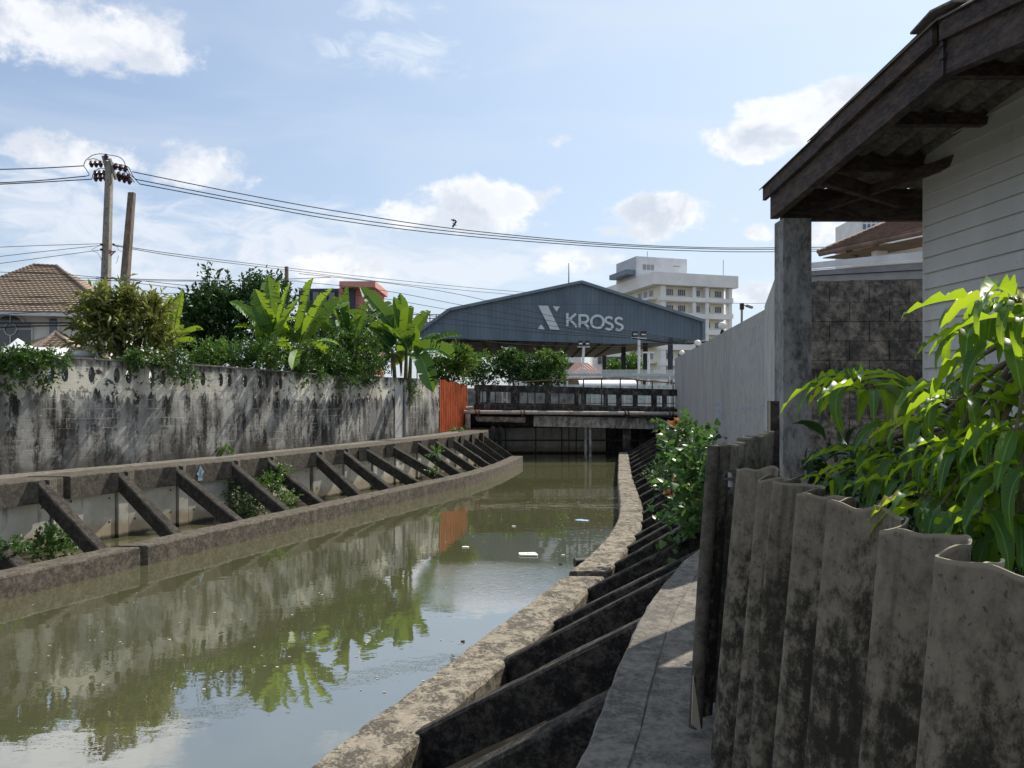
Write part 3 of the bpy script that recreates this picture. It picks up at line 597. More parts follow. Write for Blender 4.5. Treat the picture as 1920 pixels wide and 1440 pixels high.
def strut_mb(A, B, w=.2, h=.32):
    """sloping strut from A (top, at the cap beam) to B (top edge at the foot beam)"""
    A, B = Vector(A), Vector(B); d = (B-A); hd = Vector((d.x, d.y, 0)).normalized(); s_ = Vector((-hd.y, hd.x, 0)); up = Vector((0,0,1)); c = .022
    sec = [(-w/2,-h),(w/2,-h),(w/2,-c),(w/2-c,0),(-w/2+c,0),(-w/2,-c)]; mb = MB(); n = 7; ring = []
    for i in range(n):
        p = A.lerp(B, i/(n-1))
        for (a, b) in sec:
            q = p+s_*a+up*b; k = .008; q += Vector((mnoise.noise(q*9)*k, mnoise.noise(q*9+Vector((5,5,5)))*k, mnoise.noise(q*7+Vector((9,1,5)))*k*1.3)); mb.v.append(tuple(q))
    for i in range(n-1):
        for j in range(6): mb.f.append((i*6+j,(i+1)*6+j,(i+1)*6+(j+1)%6,i*6+(j+1)%6)); mb.uv.append(None); mb.mi.append(0)
    mb.f.append(tuple(range(6))); mb.f.append(tuple((n-1)*6+j for j in reversed(range(6)))); mb.uv += [None]*2; mb.mi += [0]*2; return mb
# left bank
RL = thing('canal_retaining_wall', 'long curved grey concrete retaining wall with slanting struts on the left bank, under the mouldy block wall', 'retaining wall', (-4.5,18,0))
lx, ly = smoothline(FR_L, .14, 10); lxb = offs(lx, ly, -.47)
# three lengths with open joints
def cut(y0, y1): return (ly >= y0) & (ly <= y1)
for k, (y0, y1) in enumerate(((-7, 12.62), (12.68, 31.4))):
    q = cut(y0, y1); strip(lx[q]-.47 if False else lxb[q], lx[q], ly[q], .32, -.35, .02, .009, 3+k).build('foot_beam', M['beamL'], RL)
cx, cy = smoothline(CAP_L, .14, 6); cxb = offs(cx, cy, -.75)
for k, (y0, y1) in enumerate(((-7, 14.05), (14.10, 32.0))):
    q = (cy >= y0) & (cy <= y1); strip(cxb[q], cx[q], cy[q], BANK, BANK-.42, .018, .007, 13+k).build('cap_beam', M['cap'], RL)
tops = [(68,899),(222,883),(340,873),(437,863),(516,856),(586,846),(645,841),(691,837),(741,831.5),(781,825.5),(817,822),(848,818.5),(869,816),(884,813),(897,810.5)]
feet = [(172,1029),(315,1000),(434,975),(530,956),(601,942),(672,927),(724,915),(770,904),(817,894),(851,887),(890,879),(917.5,871.5),(938,865.5),(951,860.5),(960,854)]
sy = []
for tp, ft in zip(tops, feet):
    a = G(*tp, BANK); y = a.y; a.x = float(np.interp(y, cy, cx))-.03; a.z = BANK-.01; b = G(*ft, .32); b.x = float(np.interp(b.y, ly, lxb))+.04; b.z = .315; sy.append((a, b))
d01 = sy[0][0]-sy[1][0]
for k in range(1, 6): 
    y = sy[0][0].y-1.45*k; a = Vector((float(np.interp(y, cy, cx))-.03, y, BANK-.01)); yb = y-.9; sy.append((a, Vector((float(np.interp(yb, ly, lxb))+.04, yb, .315))))
for a, b in sy:
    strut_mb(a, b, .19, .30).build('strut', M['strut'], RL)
# haunches where struts meet the cap beam
hb = MB()
for a, b in sy:
    d = Vector((b.x-a.x, b.y-a.y, 0)).normalized(); t_ = Vector((-d.y, d.x, 0)); c = a+Vector((0,0,-.004)); 
    for sg in (-1, 1):
        p = c+t_*sg*.09; q = c+t_*sg*.30
        tri = [p, q, p+d*.16]; hb.v += [tuple(v) for v in tri]+[tuple(v-Vector((0,0,.38))) for v in tri]; n0 = len(hb.v)-6
        for f in ((0,1,2),(5,4,3),(0,3,4,1),(1,4,5,2),(2,5,3,0)): hb.f.append(tuple(n0+i for i in f)); hb.uv.append(None); hb.mi.append(0)
hb.build('haunch', M['cap'], RL)
# panels and piles behind the struts
pxl = offs(cx, cy, -.10); arc = np.concatenate([[0], np.cumsum(np.hypot(np.diff(pxl), np.diff(cy)))])
pn = 0; s0 = 0.0; step = 1.42
while s0+step < arc[-1]:
    i0, i1 = np.searchsorted(arc, s0+.0), np.searchsorted(arc, s0+1.12); i2 = np.searchsorted(arc, s0+step)
    def PP(i, off=0.): return Vector((pxl[i]-off, cy[i], 0))
    a, b, c = PP(i0), PP(i1), PP(min(i2, len(cy)-1)); t = (b-a).normalized(); nrm = Vector((t.y, -t.x, 0))
    if cy[i0] > 3:
        m_ = MB(); q = [a-nrm*.12, b-nrm*.12, b, a]; q = [a-nrm*.10, b-nrm*.10, b, a]
        m_.hexa([v+Vector((0,0,-.5)) for v in q]+[v+Vector((0,0,BANK-.40)) for v in q]); pr = m_.build('panel', M['panel'], RL)
        m_ = MB(); t2 = (c-b).normalized(); q0, q1 = b+t2*.045, c-t2*.045
        if (q1-q0).length > .1:
            q = [q0-nrm*.1, q1-nrm*.1, q1+nrm*.045, q0+nrm*.045]; m_.hexa([v+Vector((0,0,-.5)) for v in q]+[v+Vector((0,0,BANK-.39)) for v in q]); m_.build('pile', M['panel'], RL)
        hm = MB()
        for (u, z) in ((.12,.72),(.12,.2),(.88,.68),(.88,.22)):
            p = a.lerp(b, u)+Vector((0,0,z+.12))+nrm*.002; hm.lathe(p, [(.022,0),(.020,.004)], 8, axis=nrm)
        hm.build('bolt', M['black'], RL)
    s0 += step
# painted mark: pale blue figure on the cap beam
pm = W(475, 884, 16.85); i = int(np.argmin(abs(cy-16.85))); t = Vector((cx[i+3]-cx[i-3], cy[i+3]-cy[i-3], 0)).normalized(); nrm = Vector((t.y,-t.x,0)); fx = Vector((cx[i], cy[i], BANK-.21))+nrm*.012
sil = [(0,.17),(.035,.10),(.05,.06),(.085,.02),(.07,-.02),(.055,0),(.05,-.17),(-.06,-.17),(-.055,-.03),(-.075,-.05),(-.085,-.01),(-.05,.05),(-.03,.10)]
M['paleblue'] = plain('pale_blue_paint', (.30,.42,.50), .8, .35, 12)
mb = MB(); mb.plate([fx+t*u*1.1+Vector((0,0,1))*v for u, v in sil], nrm, .004); mb.build('painted_mark', M['paleblue'], RL)
# right bank
RR = thing('canal_retaining_wall', 'curving concrete retaining wall with slanting struts beside the walkway on the right bank', 'retaining wall', (2.5,14,0))
rx0, ry = smoothline(FR_R0, .12, 7); rx1, _ = smoothline(FR_R1, .12, 7); RB0, RBY = rx0, ry
q = ry < 10.72; strip(rx0[q], rx1[q], ry[q], .32, -.35, .025, .012, 23).build('foot_beam', M['beam'], RR)
q = ry > 10.76; strip(rx0[q]+.0, rx1[q], ry[q], .325, -.35, .025, .012, 24).build('foot_beam', M['beam'], RR)
capx, capy = smoothline(CAP_R, .12, 4)
q = capy < 33.4; strip(capx[q], offs(capx, capy, .22)[q], capy[q], BANK+.004, BANK-.42, .018, .008, 31).build('cap_beam', M['walk'], RR)
SR = [((-1.04,4.3),(.49,3.93)),((-.65,5.75),(.88,5.27)),((-.02,7.3),(1.44,6.74)),((.52,8.52),(2.04,7.92))]
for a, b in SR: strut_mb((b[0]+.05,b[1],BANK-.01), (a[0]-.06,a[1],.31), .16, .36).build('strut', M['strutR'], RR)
for y in [9.9,11.4,12.6,13.6,15.0,16.2,17.4,18.8,20.2,21.6,23.0,24.5,26.0,27.7,29.4,31.2,32.8]:
    x = float(np.interp(y, ry, rx1)); dx = (np.interp(y+.5, ry, rx1)-np.interp(y-.5, ry, rx1)); L = 1.57; nx = 1/math.hypot(1, dx); ty = y-dx*nx*L*.8; txx = float(np.interp(ty, capy, capx))
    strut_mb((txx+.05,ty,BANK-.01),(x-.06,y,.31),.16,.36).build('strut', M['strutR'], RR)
hb = MB()
px_ = offs(capx, capy, .10)
for i in range(0, len(capy)-9, 9):
    a, b = Vector((px_[i],capy[i],0)), Vector((px_[i+8],capy[i+8],0)); t = (b-a).normalized(); nrm = Vector((t.y,-t.x,0)); q = [a,b,b+nrm*.1,a+nrm*.1]
    m_ = MB(); m_.hexa([v+Vector((0,0,-.5)) for v in q]+[v+Vector((0,0,BANK-.40)) for v in q]); m_.build('panel', M['beamL'], RR)
mb = MB(); ys = np.arange(1.2, 33, .4)
for a, b in zip(ys[:-1], ys[1:]):
    mb.quad((np.interp(a, ry, rx1)-.02,a,.02),(np.interp(a, capy, capx)+.2,a,.16),(np.interp(b, capy, capx)+.2,b,.16),(np.interp(b, ry, rx1)-.02,b,.02))
M['shademud'] = plain('black_shade_mud', (.022,.019,.015), .95, .3, 3, spec=.1); structure(mb.build('mud_shade_fill', M['shademud'], recalc=False))  # near-black mud sheet added so the gaps under the struts read as shade
# little dark pipe end sticking out under the right foot beam
mb = MB(); p = G(1094,1047,.25); mb.tube([p+Vector((-.14,-.03,-.06)), p+Vector((.3,.1,-.06))], .07, 10); mb.build('drain_pipe', M['black'], RR)
# walkway slab on the right
mb = MB(); ys = np.arange(.2, 33.3, .3); inx = offs(capx, capy, .21)
for a, b in zip(ys[:-1], ys[1:]):
    xa, xb = np.interp(a, capy, inx), np.interp(b, capy, inx); wd = lambda y: np.interp(y, [0, 3, 5, 8, 14, 22, 33], [.9, .8, 1.1, 1.6, 1.2, 1.1, 1.3])
    mb.quad((xa,a,BANK-.004),(xa+wd(a),a,BANK-.004),(xb+wd(b),b,BANK-.004),(xb,b,BANK-.004))
mb.quad((-2.2,-4,BANK-.004),(1.2,-4,BANK-.004),(1.6,.2,BANK-.004),(-.68,.2,BANK-.004))
o = structure(mb.build('walkway', M['walk'], recalc=False)); 
# left ledge behind the cap beam
mb = MB(); ys = np.arange(-1, 32, .3)
ledx = offs(cx, cy, -.74)
for a, b in zip(ys[:-1], ys[1:]):
    xa, xb = np.interp(a, cy, ledx), np.interp(b, cy, ledx)
    mb.quad((xa,a,BANK-.006),(xb,b,BANK-.006),(xb-1.6,b,BANK-.006),(xa-1.6,a,BANK-.006))
structure(mb.build('bank_path', M['walk'], recalc=False))

# ---------------------------------------------------------------- mouldy block wall on the left
WL = thing('block_wall', 'tall mould-streaked grey concrete block wall with a row of oval vents along the left bank', 'wall', (-7.25,18.8,BANK))
def wallmesh(pts, zb, tops_, th, seg=.25, uv0=0.):
    P = [Vector((x, y, 0)) for x, y in pts]; sm = []; zt = []
    for i in range(len(P)-1):
        n = max(1, int((P[i+1]-P[i]).length/seg))
        for j in range(n): sm.append(P[i].lerp(P[i+1], j/n)); zt.append(tops_[i]+(tops_[i+1]-tops_[i])*j/n)
    sm.append(P[-1]); zt.append(tops_[-1]); n = len(sm); nr = []
    for i in range(n):
        d = (sm[min(i+2, n-1)]-sm[max(i-2, 0)]).normalized(); nr.append(Vector((d.y, -d.x, 0)))
    mb = MB(); arc = uv0; ar = [arc]
    for i in range(1, n): arc += (sm[i]-sm[i-1]).length; ar.append(arc)
    for i in range(n):
        f, b = sm[i], sm[i]-nr[i]*th; z = zt[i]
        mb.v += [(f.x,f.y,zb),(f.x,f.y,z),(b.x,b.y,z),(b.x,b.y,zb)]
    for i in range(n-1):
        a, c = i*4, i*4+4; H = zt[i]-zb; H2 = zt[i+1]-zb
        for (q, uv) in (((a,c,c+1,a+1), [(ar[i],-H),(ar[i+1],-H2),(ar[i+1],0),(ar[i],0)]), ((a+1,c+1,c+2,a+2), [(ar[i],0),(ar[i+1],0),(ar[i+1],.02),(ar[i],.02)]), ((a+2,c+2,c+3,a+3), [(ar[i],0),(ar[i+1],0),(ar[i+1],-H2),(ar[i],-H)])):
            mb.f.append(q); mb.uv.append(uv); mb.mi.append(0)
        mb.f.append((a+3,c+3,c,a)); mb.uv.append([(0,0)]*4); mb.mi.append(0)
    mb.f.append((0,1,2,3)); mb.uv.append([(0,-2),(0,0),(.1,0),(.1,-2)]); mb.mi.append(0)
    a = (n-1)*4; mb.f.append((a+3,a+2,a+1,a)); mb.uv.append([(0,-2),(0,0),(.1,0),(.1,-2)]); mb.mi.append(0); mb.has = True
    return mb, sm, nr, ar, zt
wpx, wpy = smoothline(WALL_L, .25, 5); wp = list(zip(wpx, wpy))
ztop = [EYE+float(np.interp(y, [-1,6,14.4,18.8,22.5,27.2,30.1], [.80,.79,.75,.68,.58,.60,.585])) for y in wpy]
mbw, sm, nr, ar, zt = wallmesh(wp, BANK-.05, ztop, .11, .3)
wo = mbw.build('wall', M['wall'], WL)
cut_mb = MB(); s = 2.0; vent = []
while s < ar[-1]:
    i = int(np.searchsorted(ar, s)); 
    if i < len(sm)-1 and sm[i].y < 21.3 and sm[i].y > 4:
        c = sm[i]; n = nr[i]; t = Vector((-n.y, n.x, 0)); zc = zt[i]-.31
        for kk in (-1,):
            pts = [c+n*.25+t*.072*math.cos(a)+Vector((0,0,zc+.165*math.copysign(abs(math.sin(a))**.85, math.sin(a)))) for a in [2*math.pi*j/14 for j in range(14)]]
            cut_mb.plate(pts, -n, .6)
        vent.append(i)
    s += .47
co_ = cut_mb.build('cutter', M['wall']); 
import bmesh
md = wo.modifiers.new('b', 'BOOLEAN'); md.operation = 'DIFFERENCE'; md.object = co_; md.solver = 'EXACT'
wo.location = wo.location; bpy.context.view_layer.update()
dg = bpy.context.evaluated_depsgraph_get(); nm = bpy.data.meshes.new_from_object(wo.evaluated_get(dg)); nm.name = 'wall'; wo.modifiers.clear(); wo.data = nm; bpy.data.objects.remove(co_)
# coping
mb = MB(); n = len(sm)
for i in range(n):
    f, b = sm[i]+nr[i]*.03, sm[i]-nr[i]*.14; z = zt[i]+.002; mb.v += [(f.x,f.y,z),(f.x,f.y,z+.035),(b.x,b.y,z+.035),(b.x,b.y,z)]
for i in range(n-1):
    a, c = i*4, i*4+4
    if sm[i].y < 22.6:
        for j in range(4): mb.f.append((a+j, c+j, c+(j+1)%4, a+(j+1)%4)); mb.uv.append(None); mb.mi.append(0)
mb.build('coping', M['walk'], WL)
# thin pilasters / pale pipe near the far end
i = int(np.argmin([abs(p.y-27.3) for p in sm])); p = sm[i]+nr[i]*.05
mb = MB(); mb.tube([p+Vector((0,0,BANK)), p+Vector((0,0,zt[i]-.25))], .045, 10); mb.build('downpipe', M['steel'], WL)
i2 = int(np.argmin([abs(q_.y-26.9) for q_ in sm])); d = Vector((-nr[i2].y, nr[i2].x, 0)); p = sm[i2]+nr[i2]*.012+d*-.1
mb = MB(); mb.hexa([v+Vector((0,0,z)) for z in (BANK,zt[i2]-.3) for v in (p-d*.28-nr[i2]*.01, p+d*.28-nr[i2]*.01, p+d*.28+nr[i2]*.012, p-d*.28+nr[i2]*.012)]); mb.build('plaster_patch', M['pale_wall2'], WL)
# orange sheet fence closing the end
OF = thing('corrugated_fence', 'short bright orange-red corrugated metal fence between the mouldy wall and the bridge', 'fence', (-2.5,32,BANK))
a, b = Vector((-2.84,30.15,0)), Vector((-2.02,34.3,0)); L = (b-a).length; d = (b-a).normalized(); nn = Vector((d.y,-d.x,0)); mb = MB(); N = 150
for i in range(N):
    for k in (i, i+1):
        s_ = k/N*L; q = a+d*s_+nn*(.03*math.sin(s_*2*math.pi/.26)); zt_ = EYE+.60-.04*s_+.03*math.sin(math.floor(s_/.52)*2.3)
        mb.v += [(q.x,q.y,BANK+.03),(q.x,q.y,zt_)]
    m0 = len(mb.v)-4; u0, u1 = i/N*L, (i+1)/N*L; mb.f.append((m0,m0+2,m0+3,m0+1)); mb.uv.append([(u0,0),(u1,0),(u1,2),(u0,2)]); mb.mi.append(0)
mb.has = True; mb.build('sheet', M['orange'], OF)
mb = MB(); mb.tube([a-nn*.06+Vector((0,0,EYE+.3)), b-nn*.06+Vector((0,0,EYE+.2))], .025, 6); mb.tube([a-nn*.06+Vector((0,0,BANK+.3)), b-nn*.06+Vector((0,0,BANK+.3))], .025, 6); mb.build('rail', M['rust'], OF)

# ---------------------------------------------------------------- bridge
BY = 34.0; sc_ = BY/F
def zb(py): return EYE-(py-HY)*sc_
BR = thing('road_bridge', 'dark weathered concrete road bridge with an open parapet across the canal', 'bridge', (3.2,BY+3,0))
xl, xr = W(889,740,BY).x, 9.4
def tilt(x): return -(x-xl)*.024     # the bridge falls slightly to the right
def slab(mb, x0, x1, y0, y1, z0, z1):
    return mb.hexa([(x0,y0,z0+tilt(x0)),(x1,y0,z0+tilt(x1)),(x1,y1,z0+tilt(x1)),(x0,y1,z0+tilt(x0)),(x0,y0,z1+tilt(x0)),(x1,y0,z1+tilt(x1)),(x1,y1,z1+tilt(x1)),(x0,y1,z1+tilt(x0))])
slab(MB(), xl-1.2, xr+2, BY-.1, BY+7.2, zb(775), zb(769)).build('deck', M['bridge'], BR)
for yy in (BY, BY+6.8):
    slab(MB(), xl, xr, yy, yy+.22, zb(733), zb(721)).build('parapet_rail', M['bridge'], BR)
    slab(MB(), xl, xr, yy, yy+.22, zb(768.9), zb(757)).build('parapet_curb', M['bridge'], BR)
    for k in range(7):
        x = W(896,740,BY).x+1.56*k+(.25 if yy > BY else 0); slab(MB(), x-.11, x+.11, yy-.02, yy+.20, zb(757), zb(732.9)).build('parapet_post', M['bridge'], BR)
slab(MB(), W(1001,0,BY).x, W(1245,0,BY).x, BY+.25, BY+.6, zb(797), zb(777)).build('girder', M['girder'], BR)
slab(MB(), xl-.4, W(1001,0,BY).x-.02, BY+.75, BY+1.1, zb(795), zb(777)).build('girder', M['bridge'], BR)
slab(MB(), xl-1, xr+1, BY+1.2, BY+7, zb(800), zb(778)).build('underside', M['bridge'], BR)
mb = MB(); mb.tube([Vector((xl+.1,BY+.35,zb(786))), Vector((W(985,0,BY).x,BY+.35,zb(787.5)))], .13, 10); slab(mb, xl+.05, W(986,0,BY).x, BY+.2, BY+.55, zb(787), zb(781)); mb.build('pier_beam', M['girder'], BR)
for pxx in (925,937,1098,1106.5,1175):
    x = W(pxx,0,BY+.5).x; mb = MB(); mb.box((x,BY+.55,.45), (.10 if 1090 < pxx < 1150 else (.18 if pxx < 1150 else .35),.2,1.9)); mb.build('pile', M['girder'] if pxx in (1098,1106.5) else M['bridge'], BR)
slab(MB(), xl-.35, xl-.15, BY-.5, BY, BANK, zb(776)).build('end_post', M['girder'], BR)
# abutment panels under it
AB = thing('sheet_pile_wall', 'stained grey concrete panel wall under the bridge at the end of the water', 'retaining wall', (3,37.1,0))
x = -3.2; k = 0; jx = [-3.2,-.3,1.15,2.4,2.75,3.1,4.55,6.1,7.6,9.2,11.5]
for k in range(len(jx)-1):
    mb = MB(); mb.hexa([(jx[k]+.025,37.1,-.5),(jx[k+1]-.025,37.1,-.5),(jx[k+1]-.025,37.3,-.5),(jx[k]+.025,37.3,-.5),(jx[k]+.025,37.1,1.22),(jx[k+1]-.025,37.1,1.22),(jx[k+1]-.025,37.3,1.22),(jx[k]+.025,37.3,1.22)])
    mb.build('panel', M['panel'] if k < 6 else M['bridge'], AB)
mb = MB(); mb.box((2.0,37.06,.62),(10,.05,.07)); mb.build('waling', M['cap'], AB)
mb = MB(); mb.box((3.9,37.5,.4),(15.2,.3,2.6)); mb.build('backing_wall', M['bridge'], AB)
mb = MB(); mb.box((9.9,35.5,.9),(.3,4,2.4)); mb.box((-2.2,35.6,.6),(2.0,3.0,1.5)); mb.build('abutment', M['bridge'], AB)
# pipe
PI_ = thing('water_pipe', 'long pale rusty water pipe clamped along the near side of the bridge', 'pipe', (3.2,BY-.2,zb(772)))
P0 = Vector((W(876,0,BY).x,BY-.18,zb(772.5))); P1 = Vector((xr+.2,BY-.18,zb(775)-.03))
M['pipe'] = grime('rusty_white_pipe', (.50,.46,.40), (.10,.05,.03), (.40,.35,.30), 1.2, .30, .46, .6, .3, .7, .2)
MB().tube([P0.lerp(P1, i/12) for i in range(13)], .085, 12).build('pipe', M['pipe'], PI_)
mb = MB(); q = P0+Vector((-.05,0,0)); MB().tube(catmull([P0+Vector((.05,0,0)), P0+Vector((-.25,.02,.0)), P0+Vector((-.5,.2,-.1))], 5), .08, 10).build('elbow', M['pipe'], PI_)
MB().tube([P0+Vector((-.1,.3,.16)), P0+Vector((.35,.28,.2)), P0+Vector((.6,.3,.1))], .07, 8).build('branch_pipe', M['pipe'], PI_)
for pxx in (896,980,1175,1258):
    x = W(pxx,0,BY-.18).x; c = P0.lerp(P1, (x-P0.x)/(P1.x-P0.x)); mb = MB()
    for dx in (-.07, .07): mb.lathe(c+Vector((dx-.02,0,0)), [(.13,0),(.13,.045)], 12, axis=(1,0,0))
    mb.box(c+Vector((0,.12,.08)), (.06,.2,.05)); mb.box(c+Vector((0,0,-.16)), (.1,.08,.08)); mb.build('clamp', M['rust'], PI_)
# cable under the pipe at right
# road running over the bridge
mb = MB(); 
for (x0, x1) in ((-60, xl-1.2), (xr+2, 60)): mb.hexa([(x0,BY+.1,BANK-.2),(x1,BY+.1,BANK-.2),(x1,BY+7.1,BANK-.2),(x0,BY+7.1,BANK-.2),(x0,BY+.1,zb(769)-.03+tilt(x1)*(x1>0)),(x1,BY+.1,zb(769)-.03+tilt(x1)*(x1>0)),(x1,BY+7.1,zb(769)-.03+tilt(x1)*(x1>0)),(x0,BY+7.1,zb(769)-.03+tilt(x1)*(x1>0))])
structure(mb.build('road', M['asphalt']))

# ---------------------------------------------------------------- tall plaster wall on the right
TW = thing('boundary_wall', 'tall smooth grey plastered wall with dark run-off streaks along the right bank', 'wall', (6,22,BANK))
WR = [(4.82,14.3),(5.4,18.9),(6.1,24.4),(7.45,35.2)]
TZ = EYE+1.65
def flatwall(p0, p1, z0, z1, z1b, th, name, mat, par, n=1):
    a, b = Vector((*p0,0)), Vector((*p1,0)); d = (b-a).normalized(); nn = Vector((-d.y,d.x,0)); q = [a,b,b-nn*th,a-nn*th]
    mb = MB(); mb.hexa([v+Vector((0,0,z0)) for v in q]+[q[0]+Vector((0,0,z1)),q[1]+Vector((0,0,z1b)),q[2]+Vector((0,0,z1b)),q[3]+Vector((0,0,z1))]); return mb.build(name, mat, par)
for k in range(len(WR)-1): flatwall(WR[k], WR[k+1], BANK-.1, TZ, TZ, .14, 'wall_section', M['pale_wall' if k else 'pale_wall0'], TW)
flatwall((4.815,14.28),(2.98,7.85),BANK-.1,TZ,TZ,.12,'return_wall',M['pale_wall2'],TW)
mb = MB(); rg = random.Random(4)
M['wash'] = grime('faded_whitewash', (.40,.44,.52), (.22,.23,.26), (.30,.33,.40), 2.5, .4, .55, .5, .2)
# faded graffiti strokes on it, 3 mm proud of the plaster
dW = (Vector((5.4,18.9,0))-Vector((4.82,14.3,0))).normalized(); nW = Vector((-dW.y,dW.x,0))
def onwall(px, py):
    a = Vector((4.82,14.3,0)); k = (px-960)/F     # x = k y
    s_ = (k*a.y-a.x)/(dW.x-k*dW.y); y = a.y+dW.y*s_; x = a.x+dW.x*s_; return Vector((x, y, EYE-(py-HY)/F*y))
def ribbon(mb, pts, w, nrm, th=.004):
    pts = [Vector(p) for p in pts]; nrm = Vector(nrm).normalized(); k = len(pts); L_, R_ = [], []
    for i, p in enumerate(pts):
        d = (pts[min(i+1,k-1)]-pts[max(i-1,0)]).normalized(); s_ = d.cross(nrm).normalized()
        ww = w[i] if isinstance(w, list) else w; L_.append(p+s_*ww/2); R_.append(p-s_*ww/2)
    for i in range(k-1):
        q = [L_[i], L_[i+1], R_[i+1], R_[i]]; mb.hexa([v+nrm*.001 for v in q]+[v+nrm*th for v in q])
    return mb
mb = MB()
ribbon(mb, [onwall(*q) for q in ((1338,752),(1342,757),(1350,752),(1355,762))], .10, nW); ribbon(mb, [onwall(*q) for q in ((1344,768),(1351,764),(1355,772),(1352,782))], .12, nW)
ribbon(mb, [onwall(*q) for q in ((1341,783),(1347,779),(1354,788))], .10, nW); mb.build('faded_graffiti', M['wash'], TW)
mb = MB(); ribbon(mb, catmull([onwall(*q) for q in ((1368,766),(1380,769),(1388,764),(1400,767),(1412,762),(1420,769),(1431,768))], 3), .03, nW); mb.build('scrawled_line', M['wash'], TW)
# globe lamps on that wall
def globe(px, py, rpx, Y, lab):
    c = W(px, py, Y); r = rpx/F*Y; o = thing('globe_lamp', lab, 'lamp', (c.x, c.y, TZ), 'white globe lamps on the tall wall')
    MB().lathe(c-Vector((0,0,r)), [(r*math.sin(a)+.001, r-r*math.cos(a)) for a in [math.pi*i/12 for i in range(13)]], 20).build('globe', M['globe'], o)
    MB().lathe(Vector((c.x,c.y,TZ-.02)), [(r*.55,0),(r*.55,.05),(r*.3,.09),(r*.3,max(.1, c.z-r-TZ+.05))], 12).build('lamp_base', M['black'], o)
globe(1354.5, 611, 7.6, 20.6, 'largest white globe lamp on the tall grey wall, nearest the street lamp')
globe(1308, 643.5, 6.2, 26.3, 'white globe lamp on the tall grey wall, between the other two')
globe(1278.5, 662, 5.2, 32.3, 'smallest white globe lamp on the tall grey wall, nearest the bridge')
mb = MB(); o = thing('street_lamp', 'thin grey street lamp with one short arm beyond the tall wall', 'street lamp', (W(1390,0,60).x,60,BANK))
b0 = W(1389.5,602,60); t0 = W(1391,571,60); MB().tube([(b0.x,60,BANK), t0], .09, 8).build('pole', M['steel'], o); MB().box(t0+Vector((0,0,-.15)), (.28,.25,.5)).build('control_box', M['black'], o)
MB().tube([t0+Vector((.1,0,-.02)), W(1400,573.5,60)], .05, 6).build('arm', M['steel'], o)
hd = MB(); q = W(1405,575,60); hd.bar(W(1399,573,60), W(1411,577,60), .3, .16); hd.build('lamp_head', M['steel'], o)
# ================================================================ BEYOND THE BRIDGE
# ---- blue steel shed with the sign
SH = thing('steel_shed', 'huge open-sided steel shed with slate blue gable carrying big white lettering beyond the bridge', 'shed', (W(1090,640,56).x, 56, BANK))
def FP(px, py, off=0.):            # point on the gable plane: 54 m at its middle, right end a little farther
    k = (px-960)/F; n = .08; Y = (54-off)/(1-n*k); return W(px, py, Y)
def gable(pts, name, mat, th=.25, ud=(0,1,0)):
    P = [FP(*p) for p in pts]; b = len(P); mb = MB(); mb.v = [tuple(p) for p in P]+[tuple(p+Vector((0,th,0))) for p in P]
    mb.f.append(tuple(range(b))); mb.uv.append([(p.x,p.z) for p in P]); mb.mi.append(0)
    mb.f.append(tuple(range(2*b-1, b-1, -1))); mb.uv.append([(p.x,p.z) for p in reversed(P)]); mb.mi.append(0)
    for i in range(b):
        j = (i+1) % b; mb.f.append((i,b+i,b+j,j)); mb.uv.append([(0,0)]*4); mb.mi.append(0)
    mb.has = True; return mb.build(name, mat, SH)
gable([(778,628),(842,583),(1090,531),(1319,604),(1319,637),(1264,641),(1163,645),(1060,641.5),(880,636),(790,634)], 'gable_cladding', M['blue'])
M['bluetrim'] = plain('blue_trim', (.16,.21,.26), .5, .05, 2); M['shedroof'] = plain('shed_roof_sheet', (.30,.33,.36), .5, .08, 1); M['shedunder'] = plain('shed_underside', (.28,.31,.30), .9, .1, .5)
mb = MB(); 
for a, b in (((776,630),(842,582)),((842,582),(1090,530)),((1090,530),(1320,603.5))): mb.bar(FP(*a)+Vector((0,-.08,.04)), FP(*b)+Vector((0,-.08,.04)), .35, .2)
mb.bar(FP(1319,603)+Vector((0,-.05,0)), FP(1319,637)+Vector((0,-.05,0)), .2, .2, up=(0,1,0)); mb.build('roof_trim', M['bluetrim'], SH)
# roof back to the rear gable, rotated plan
back = Vector((-4.2, 24, 0)); prof = [FP(842,582.5), FP(1090,530.5), FP(1319,604)]
mb = MB()
for a, b in zip(prof[:-1], prof[1:]): mb.hexa([a+Vector((0,.2,.0)), b+Vector((0,.2,0)), b+back, a+back]+[v+Vector((0,0,.12)) for v in (a+Vector((0,.2,0)), b+Vector((0,.2,0)), b+back, a+back)])
mb.build('roof', M['shedroof'], SH)
lo = [FP(850,632), FP(1319,636)]; z0 = 3.75+EYE
mb = MB(); q = [Vector((lo[0].x-2,55.6,z0+.35)), Vector((lo[1].x,55.6,z0+.3)), Vector((8.6,78,z0+.05)), Vector((-6,78,z0+.05))]
mb.hexa(q+[v+Vector((0,0,.5)) for v in q]); mb.build('ceiling_sheet', M['shedunder'], SH)
mb = MB()
for i in range(13):
    x = -5.5+1.15*i; mb.bar((x-.3,56,z0+.30), (x-.0,77,z0+.0), .12, .14)
for y in (58,63,68,73): mb.bar((-8,y,z0+.28), (12.9-.17*(y-54),y,z0+.25), .12, .1)
mb.build('purlins', M['black'], SH)
for (px, py0, py1, Y, w) in ((1169,648,712,62,.32),(1210,646,712,58,.30),(1257,641,712,55,.30),(1133,668,712,76,.32)):
    x = W(px,0,Y).x; MB().box((x,Y,(BANK+z0+.3)/2), (w,w,z0+.3-BANK)).build('column', M['darkgrey'], SH)
